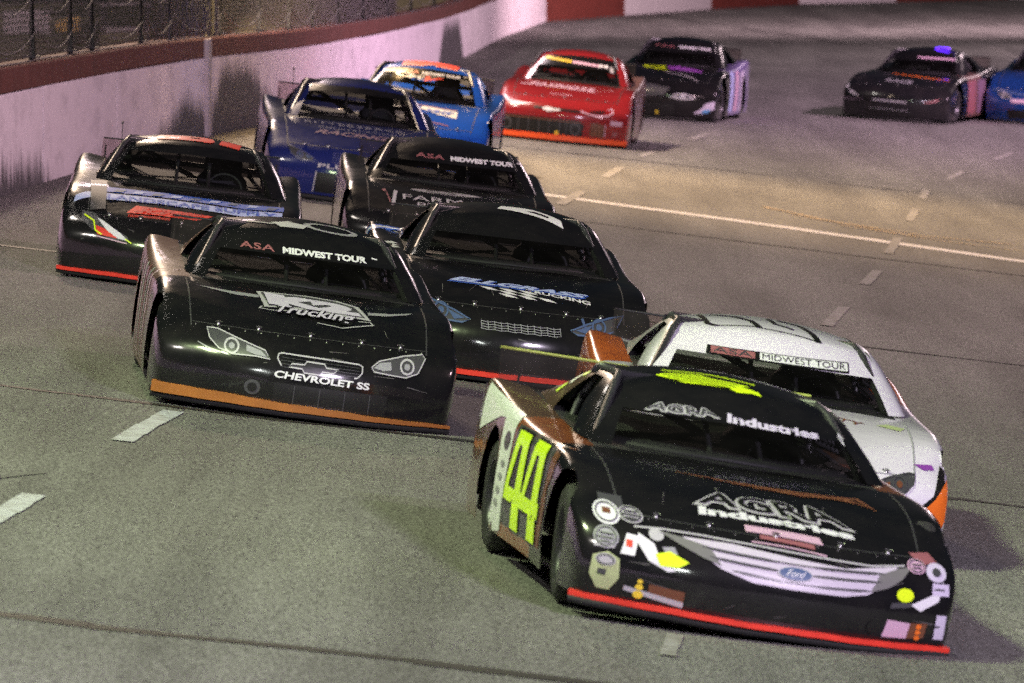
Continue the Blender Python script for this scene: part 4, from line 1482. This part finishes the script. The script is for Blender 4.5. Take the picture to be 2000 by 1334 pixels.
def marks_4(car):
    lettering(car, 'ELLGRASS', [(-.545, -1.60), (.555, -1.70), (.55, -1.55), (-.50, -1.41)], V_BLUE, 'top', bold=.09, shear=.35, lift=.005)
    lettering(car, 'ELLGRASS', [(-.53, -1.58), (.54, -1.68), (.54, -1.57), (-.49, -1.43)], V_PBLUE, 'top', bold=.045, shear=.35, lift=.010)
    lettering(car, 'TRUCKING', [(.06, -1.69), (.55, -1.82), (.55, -1.73), (.06, -1.61)], V_WHITE, 'top', bold=.035, lift=.007)
    for i in range(5):
        for j in range(3):
            if (i + j) % 2 == 0:
                x0 = -.30 + .075 * i + .07 * j; y0 = -1.66 - .075 * j
                decal(car, [(x0, y0), (x0 + .085, y0 - .012), (x0 + .15, y0 - .085), (x0 + .065, y0 - .075)], V_WHITE, 'top', .006, 'chequer')
    # mesh printed on the grille
    for zz in (.455, .437, .420, .403):
        stroke(car, [(-.30 + .6 * i / 12, zz - .006 * (i % 2)) for i in range(13)], .004, V_GREY, name='grille_line')
    for k in range(13):
        stroke(car, [(-.30 + .05 * k, .46), (-.29 + .05 * k, .40)], .004, V_GREY, name='grille_line')
    # blue grey headlamp
    headlamp(car, [(-.80, .58), (-.68, .555), (-.50, .50), (-.38, .45), (-.44, .425), (-.60, .43), (-.72, .47)], (-.60, .49), .05, [(-.55, .50), (-.42, .455), (-.50, .44)], V_STEEL, V_STEEL, .012)
    headlamp(car, [(.80, .58), (.68, .555), (.50, .50), (.38, .45), (.44, .425), (.60, .43), (.72, .47)], (.60, .49), .05, [(.55, .50), (.42, .455), (.50, .44)], V_STEEL, V_STEEL, .012)
    decal(car, [(-.92, .66), (-.86, .69), (-.80, .60), (-.90, .60)], V_PBLUE, name='sticker')
    stroke(car, [(.47, .54), (.52, .42)], .02, V_STEEL)
    # white roof number
    decal(car, [[(-.10, .20), (.02, .16), (.34, .02), (.42, -.02), (.40, .14), (.30, .24), (.18, .34), (-.06, .34)], [(.12, .22), (.30, .10), (.31, .16), (.20, .25)]], V_WHITE, 'top', .006, 'roof_number')
    # blue and white hoops on the right rear quarter
    for k, m in ((0, V_BLUE), (1, V_WHITE), (2, V_BLUE)):
        stroke(car, [(1.55 - .09 * k, .50), (1.62 - .09 * k, .70), (1.68 - .09 * k, .87)], .085, m, 'right', .005, 'stripe')
        stroke(car, [(-1.0 + .0 * k, 1.62 - .09 * k), (-.88, 1.70 - .09 * k), (-.74, 1.76 - .09 * k)], .085, m, 'top', .005, 'stripe')
    for k in range(3):
        stroke(car, [(-.98, .55 - .17 * k), (-.84, .60 - .17 * k)], .14, V_WHITE, 'top', .005, 'stripe')

def marks_5(car):
    # curved blue band with lettering across the back of the hood
    lo = [(-.94, -1.70), (-.80, -1.60), (-.66, -1.64), (-.2, -1.62), (.2, -1.66), (.5, -1.70), (.85, -1.60)]
    up = [(.85, -1.40), (.5, -1.48), (.2, -1.43), (-.2, -1.38), (-.66, -1.42), (-.84, -1.44), (-.93, -1.56)]
    decal(car, lo + up, V_PBLUE, 'top', .004, 'hood_band')
    lettering(car, 'LANDSCAPE SUPPLY', [(-.66, -1.62), (.80, -1.64), (.80, -1.47), (-.66, -1.46)], V_BLUE, 'top', bold=.02, lift=.008)
    decal(car, [(-.68, -1.36), (-.2, -1.31), (.2, -1.35), (.52, -1.42), (.86, -1.34), (.86, -1.12), (.52, -1.20), (.2, -1.12), (-.2, -1.08), (-.68, -1.11)], V_BLUE, 'top', .004, 'hood_band')
    for k in range(9):
        x = -.62 + .165 * k
        decal(car, [(x, -1.30 - .04 * abs(k - 3) / 3), (x + .08, -1.28 - .04 * abs(k - 3) / 3), (x + .12, -1.16 - .04 * abs(k - 3) / 3), (x + .03, -1.17 - .04 * abs(k - 3) / 3)], (V_STEEL, V_PBLUE)[k % 2], 'top', .008, 'band_letter')
    decal(car, [(-.48, -1.98), (.12, -2.03), (.26, -1.84), (-.40, -1.76)], V_RED, 'top', .004, 'sponsor_panel')
    lettering(car, 'SONIC', [(-.42, -1.96), (.12, -2.0), (.20, -1.84), (-.35, -1.78)], vinyl('deep_red', (.5, .02, .02)), 'top', bold=.03, shear=.3, lift=.008)
    for k in range(3):
        stroke(car, [(-.46, -2.03 - .02 * k), (-.10, -2.06 - .02 * k)], .010, V_RED, 'top')
    # printed lamp: white, green and red
    decal(car, [(-.86, .56), (-.76, .56), (-.60, .47), (-.44, .40), (-.42, .36), (-.60, .37), (-.76, .43), (-.84, .49)], V_DGREY, name='headlight')
    decal(car, [(-.72, .52), (-.66, .50), (-.50, .42), (-.43, .365), (-.52, .375), (-.62, .43)], V_WHITE, lift=.008, name='headlight_inner')
    decal(car, [(-.72, .46), (-.64, .44), (-.52, .375), (-.70, .39)], V_RED, lift=.009, name='headlight_inner')
    stroke(car, [(-.83, .53), (-.74, .49), (-.72, .42), (-.66, .39)], .012, V_NEON, lift=.010)
    stroke(car, [(-.46, .38), (-.40, .35)], .010, V_NEON, lift=.010)
    stroke(car, [(-.70, .375), (-.44, .345)], .010, V_PINK, lift=.007)
    decal(car, [(-.83, -.78), (-.69, -.68), (-.66, -1.90), (-.79, -1.92)], V_DGREY, 'top', .010, 'tape_strip')
    # red roof number
    decal(car, [[(-.30, .22), (.16, .20), (.20, .30), (.18, .52), (-.28, .52), (-.32, .40)], [(-.02, .34), (.08, .34), (.06, .42), (-.02, .42)]], V_RED, 'top', .006, 'roof_number')
    decal(car, [(.24, .20), (.42, .18), (.44, .50), (.26, .52)], V_RED, 'top', .006, 'roof_number')

def marks_6(car):
    tour_banner(car, -.34, .63, 1.02, .042, .0, split=.32)
    lettering(car, 'FARM', [(-.48, -1.68), (.10, -1.72), (.10, -1.50), (-.48, -1.50)], V_SILVER, 'top', bold=.0)
    lettering(car, 'PRO', [(-.34, -1.92), (.0, -1.95), (.0, -1.76), (-.34, -1.75)], V_SILVER, 'top', bold=.0)
    decal(car, ell(-.06, -1.22, .34, .09, 28), V_GREY, 'top', .004, 'swoosh')
    stroke(car, ell(-.10, -1.22, .14, .06, 22), .02, V_DGREY, 'top', .008, 'swoosh', True)
    stroke(car, [(-.545, -1.38), (-.575, -1.88)], .035, V_SILVER, 'top')
    stroke(car, [(-.66, -1.35), (-.60, -1.80)], .012, V_ROSE, 'top')
    decal(car, ell(-.66, -1.42, .02, .05, 12), V_ROSE, 'top', .006, 'sticker')

def marks_7(car):
    lettering(car, 'RITTERSBACK', [(-.60, -1.12), (.55, -1.16), (.55, -.98), (-.60, -.94)], vinyl('dim_blue_grey', (.10, .11, .22)), 'top', bold=.01, space=1.25)
    lettering(car, 'CONSTRUCTION', [(-.45, -1.38), (.45, -1.40), (.45, -1.29), (-.45, -1.27)], vinyl('dim_blue_grey', (.10, .11, .22)), 'top', bold=.01, space=1.2)
    lettering(car, 'RACING', [(-.50, -1.66), (.34, -1.70), (.36, -1.50), (-.46, -1.46)], vinyl('dim_rose', (.20, .10, .16)), 'top', bold=.02, shear=.3)
    lettering(car, 'PLUS', [(-.45, .345), (-.04, .345), (-.04, .39), (-.45, .39)], V_SILVER, bold=.02)
    for k in range(5):
        stroke(car, [(-.30, .50 - .022 * k), (.40, .50 - .022 * k)], .006, vinyl('dim_blue_grey', (.10, .11, .22)), name='grille_line')
    headlamp(car, [(-.80, .53), (-.66, .50), (-.50, .43), (-.52, .40), (-.66, .40), (-.76, .45)], (-.66, .45), .03, [(-.60, .46), (-.53, .43), (-.57, .42)], vinyl('dim_blue_grey', (.10, .11, .22)), V_STEEL, .008)
    decal(car, rect(-.46, .10, .46, .30), V_BLACK, name='grille_opening')
    stroke(car, [(-.48, .10), (-.46, .31)], .012, V_SILVER)

def marks_8(car):
    tour_banner(car, -.27, .48, 1.075, .032, -.02, asa=V_RED, split=.30)
    lettering(car, 'CM', [(-.38, 1.025), (.0, 1.005), (.02, 1.06), (-.36, 1.075)], V_WHITE, bold=.045)
    lettering(car, 'CM', [(-.37, 1.03), (-.01, 1.01), (.01, 1.055), (-.35, 1.07)], V_BLACK, bold=-.004, lift=.010)
    lettering(car, 'V', [(.02, 1.0), (.26, .995), (.28, 1.045), (.02, 1.055)], V_RED, bold=.05, shear=.5)
    decal(car, [(-.32, .10), (-.05, .06), (.10, .20), (.14, .10), (.42, .14), (.42, .62), (.0, .55), (-.30, .60)], V_RED, 'top', .006, 'roof_number')
    stroke(car, [(-.32, .10), (-.05, .06), (.10, .20), (.14, .10), (.42, .14)], .02, V_WHITE, 'top', .009)
    decal(car, [(.10, -1.20), (.57, -1.36), (.58, -1.70), (.30, -1.62), (.22, -1.50), (.08, -1.40)], V_WHITE, 'top', .005, 'hood_flash')
    lettering(car, 'WS', [(.16, -1.58), (.54, -1.62), (.54, -1.44), (.18, -1.38)], V_BLUE, 'top', bold=.05, shear=.4, lift=.009)
    stroke(car, [(-.7, -1.25), (-.2, -1.1), (.10, -1.18), (.56, -1.30)], .04, V_ROSE, 'top', .008)
    stroke(car, [(-.5, -1.6), (.0, -1.95), (.5, -2.0)], .03, V_ROSE, 'top', .006)

def marks_9(car):
    decal(car, [(-.50, 1.065), (-.07, 1.035), (-.07, 1.07), (-.47, 1.095)], V_YELLOW, name='banner')
    decal(car, [(-.05, 1.035), (.36, 1.015), (.36, 1.045), (-.05, 1.068)], V_PINK, name='banner')
    lettering(car, 'M', [(.36, 1.005), (.50, 1.0), (.50, 1.045), (.37, 1.05)], V_WHITE, bold=.04)
    lettering(car, 'STANDARD', [(-.40, 1.068), (-.09, 1.045), (-.09, 1.063), (-.38, 1.085)], V_BROWN, bold=.0, lift=.009)
    lettering(car, 'PATRIOTS', [(-.62, -1.30), (.42, -1.48), (.40, -1.22), (-.60, -1.05)], V_PINK, 'top', bold=.03, shear=.3)
    stroke(car, [(-.75, -1.35), (-.1, -1.42), (.42, -1.56)], .06, V_PINK, 'top')
    stroke(car, [(-.25, -1.95), (.1, -1.98)], .03, V_PINK, 'top')
    # nose: dark upper slot, badge, lamps, open grille with bars and ducts
    decal(car, [(-.45, .475), (-.1, .475), (.27, .465), (.27, .435), (-.1, .44), (-.44, .445)], V_BLACK, name='grille_slot')
    decal(car, [(-.32, .46), (-.22, .48), (-.14, .46), (-.06, .465), (-.02, .44), (-.16, .43), (-.22, .415), (-.30, .44)], V_WHITE, lift=.008, name='badge')
    stroke(car, [(.28, .458), (.42, .425), (.58, .42), (.70, .43), (.765, .475), (.74, .52), (.68, .50)], [.022, .016, .016, .020, .026, .020, .01], V_PINK, lift=.006, name='headlight_rim')
    decal(car, [(.40, .455), (.58, .45), (.66, .47), (.62, .49), (.46, .475)], V_BLACK, name='headlight')
    decal(car, [(-.96, .58), (-.84, .53), (-.66, .505), (-.44, .50), (-.62, .475), (-.84, .48), (-.94, .53)], V_PINK, lift=.005, name='headlight')
    decal(car, [(-.95, .34), (.28, .335), (.35, .28), (.33, .13), (-.94, .13)], V_BLACK, name='grille_opening')
    for x in (-.66, -.50, -.34, -.18, -.02, .08):
        stroke(car, [(x, .14), (x, .32)], .018, V_DGREY, lift=.008, name='grille_bar')
    stroke(car, [(-.94, .315), (.30, .31)], .014, V_BROWN, lift=.009, name='grille_bar')
    for x in (-.84, .22):
        decal(car, ell(x, .22, .085, .085, 20), V_DGREY, lift=.010, name='brake_duct')
        decal(car, ell(x, .22, .045, .05, 18), V_BLACK, lift=.013, name='brake_duct')
    decal(car, ell(-.06, .155, .035, .03, 12), V_YELLOW, lift=.013, name='sticker')
    decal(car, [(.46, .33), (.66, .30), (.66, .14), (.44, .15)], V_BROWN, name='brake_duct')
    stroke(car, [(.67, .31), (.67, .15)], .014, V_PINK, lift=.008)
    decal(car, rect(.74, .31, .92, .37), V_PINK, lift=.005, name='sticker')
    decal(car, rect(.78, .17, .86, .22), V_ROSE, lift=.005, name='sticker')
    decal(car, [(.55, .96), (.61, .95), (.58, 1.02), (.53, 1.03)], V_SILVER, name='sticker')

def marks_10(car):
    tour_banner(car, -.45, .57, 1.055, .035, -.02, split=.42)
    stroke(car, ell(-.28, -1.02, .17, .13, 24), .07, V_NEON, 'top', .006, 'hood_ring', True)
    stroke(car, [(-.25, -1.28), (.0, -1.34)], .05, V_NEON, 'top', .006)
    decal(car, [(-.08, -.86), (.12, -.80), (.34, -.92), (.60, -1.20), (.62, -1.36), (.30, -1.30), (.0, -1.20)], V_PURPLE, 'top', .005, 'hood_panel')
    stroke(car, [(-.02, -1.55), (.25, -1.66), (.62, -1.98)], .035, V_SILVER, 'top')
    headlamp(car, [(.22, .36), (.30, .41), (.44, .42), (.56, .40), (.66, .36), (.50, .345), (.34, .345)], (.44, .38), .028, [(.25, .365), (.34, .39), (.36, .355)], V_WHITE, V_SILVER, .012)
    decal(car, [(-.95, .58), (-.3, .55), (.2, .50), (.10, .38), (-.4, .34), (-.95, .36)], V_DGREY, lift=.003, name='nose_patch')
    decal(car, [(.62, .14), (.80, .14), (.98, .22), (.98, .34), (.84, .30), (.74, .20)], V_LILAC, name='corner_flash')
    decal(car, [(.76, .15), (.88, .16), (.92, .22), (.80, .20)], vinyl('sky', (.12, .35, .65)), lift=.008, name='corner_flash')
    decal(car, rect(-.55, .10, .30, .26), V_BLACK, name='grille_opening')
    decal(car, ell(.0, .13, .03, .03, 10), V_YELLOW, lift=.008, name='sticker')
    for k in range(3):
        decal(car, [(1.0 - .7 * k, .16), (.62 - .7 * k, .16), (.80 - .7 * k, .74), (1.15 - .7 * k, .76)], (V_LILAC, V_PINK, V_PBLUE)[k], 'left', .005, 'side_panel')

def marks_11(car):
    stroke(car, [(-.05, 1.045), (.62, 1.035)], .028, V_PINK, name='banner')
    stroke(car, [(-.35, -1.02), (.05, -1.15), (.45, -1.32), (.85, -1.45)], [.04, .08, .10, .03], V_ORANGE, 'top', .005, 'hood_streak')
    lettering(car, 'RACE', [(-.30, -1.86), (.22, -2.0), (.22, -1.72), (-.28, -1.62)], V_GREY, 'top', bold=.05)
    stroke(car, [(-.40, .355), (.0, .35), (.25, .34)], .026, V_SILVER, name='grille_line')
    decal(car, [(.52, .36), (.66, .375), (.84, .43), (.80, .38), (.66, .345)], V_ROSE, name='headlight')
    decal(car, [(-.90, .50), (-.80, .47), (-.66, .40), (-.74, .40), (-.86, .44)], V_SILVER, name='headlight')
    decal(car, [(-1.0, .60), (-.95, .58), (-.92, .50), (-.98, .52)], V_WHITE, name='headlight')
    stroke(car, [(-.45, .22), (.3, .20)], .012, V_GREY, name='grille_line')
    decal(car, rect(-.55, .10, .40, .19), V_BLACK, name='grille_opening')
    for k in range(2):
        decal(car, [(-.7 + .9 * k, .16), (.0 + .9 * k, .16), (.0 + .9 * k, .72), (-.7 + .9 * k, .70)], (V_ROSE, vinyl('dusky_pink', (0.22, 0.13, 0.19)))[k], 'left', .005, 'side_panel')
    # violet lamp lit on the roof
    m = MB()
    m.grid([[(.30 + .14 * math.cos(math.pi * i / 8) * w, .34 + dy, 1.205 + .020 * math.sin(math.pi * i / 8) * w) for i in range(9)] for dy, w in ((-.06, .7), (-.04, 1), (.04, 1), (.06, .7))])
    m.build('roof_light', mat('violet_lamp', (.2, .05, .9), .3, emit=(.12, .02, 1.0), emit_strength=6.0), car, True)

def marks_12(car):
    stroke(car, [(-.9, .52), (-.2, .46), (.6, .46)], .03, V_STEEL, name='grille_line')
    decal(car, rect(-.55, .10, .55, .24), V_BLACK, name='grille_opening')
    decal(car, [(-.5, .40), (-.2, .40), (-.2, .34), (-.5, .34)], V_PINK, name='badge')
    headlamp(car, [(-.80, .53), (-.66, .50), (-.50, .43), (-.52, .40), (-.66, .40), (-.76, .45)], (-.66, .45), .03, [(-.60, .46), (-.53, .43), (-.57, .42)], V_SILVER, V_GREY, .008)
    stroke(car, [(-.3, 1.04), (.4, 1.04)], .03, V_WHITE, name='banner')

c1 = make_car((1.33, 39.35), 8, 'black stock car leading the pack with neon yellow 44 on its side', {'body': P_BLACK, 'door_panel': P_RUST, 'quarter_panel': P_BROWNISH, 'sail_panel': P_BROWNISH}, (M_LIP_R, .062, .09), edge=mat('dull_yellow_green', (0.34, 0.40, 0.07), 0.5), sp=1.13, roll=2.7, zs=.97, shape='swept', scuffs=12, decals=marks_1)
c2 = make_car((1.56, 45.2), 3, 'white stock car with an orange nose corner half hidden behind the neon 44 car', {'body': P_WHITE, 'quarter_panel': P_ORANGE, 'visor_band': P_WHITE, 'lower_visor': P_WHITE, 'seam': V_GREY}, (P_ORANGE, .055, .10), roll=2, shape='swept', scuffs=6, decals=marks_2)
c3 = make_car((-1.40, 51.27), 5, 'black stock car with white headlight decals and a yellow orange lip', {'body': P_BLACK, 'door_panel_right': P_DUSTY, 'quarter_panel_right': P_DUSTY, 'sail_panel': P_DUSTY}, (M_LIP_O, .06, .135, .75), roll=1, shape='plain', scuffs=12, decals=marks_3)
c4 = make_car((0.02, 57.6), 4, 'black stock car with blue and white hood lettering and a white roof number', {'body': P_BLACK}, (M_LIP_R, .055, .09), zs=1.03, shape='plain', scuffs=12, decals=marks_4)
c5 = make_car((-2.87, 65.07), 2, 'black stock car with a blue hood band and red roof number beside the wall', {'lower_visor': M_GLASS, 'rear_window': M_RGLASS, 'body': P_BLACK}, (M_LIP_R, .055, .085), shape='plain', antenna=True, scuffs=12, decals=marks_5)
c6 = make_car((-0.61, 73.0), 3, 'all black stock car between the navy car and the white roof number car', {'body': P_BLACK}, shape='swept', scuffs=12, decals=marks_6)
c7 = make_car((-1.78, 86.5), 4, 'dark navy blue stock car seen through to the wall behind', {'lower_visor': M_GLASS, 'rear_window': M_RGLASS, 'body': P_NAVY}, zs=1.12, shape='plain', antenna=True, decals=marks_7)
c8 = make_car((-1.42, 98.5), -3, 'bright blue stock car with a red roof number beside the wall', {'lower_visor': M_GLASS, 'rear_window': M_RGLASS, 'body': P_BLUE}, zs=1.15, shape='swept', decals=marks_8)
c9 = make_car((0.72, 117.5), -4, 'red stock car with an open black grille and orange lip', {'body': P_RED, 'door_panel_left': P_DUSTY, 'quarter_panel_left': P_DUSTY}, (M_LIP_F, .055, .12), zs=1.17, shape='blunt', decals=marks_9)
c10 = make_car((2.52, 134.37), -9, 'black and purple stock car with a yellow oval behind the red car', {'body': P_BLACK, 'door_panel_left': P_LAV, 'quarter_panel_left': P_LAV}, zs=1.18, shape='blunt', decals=marks_10)
c11 = make_car((7.0, 141.5), -15, 'black stock car with a violet light on its roof running alone at right', {'body': P_BLACK2, 'door_panel_left': P_DUSTY}, zs=1.10, shape='blunt', decals=marks_11)
c12 = make_car((9.78, 143.5), -11, 'blue stock car cut by the right edge of the picture', {'body': paint('deep_blue', (0.010, 0.045, 0.20)), 'roof': P_BLACK}, zs=1.22, shape='swept', decals=marks_12)
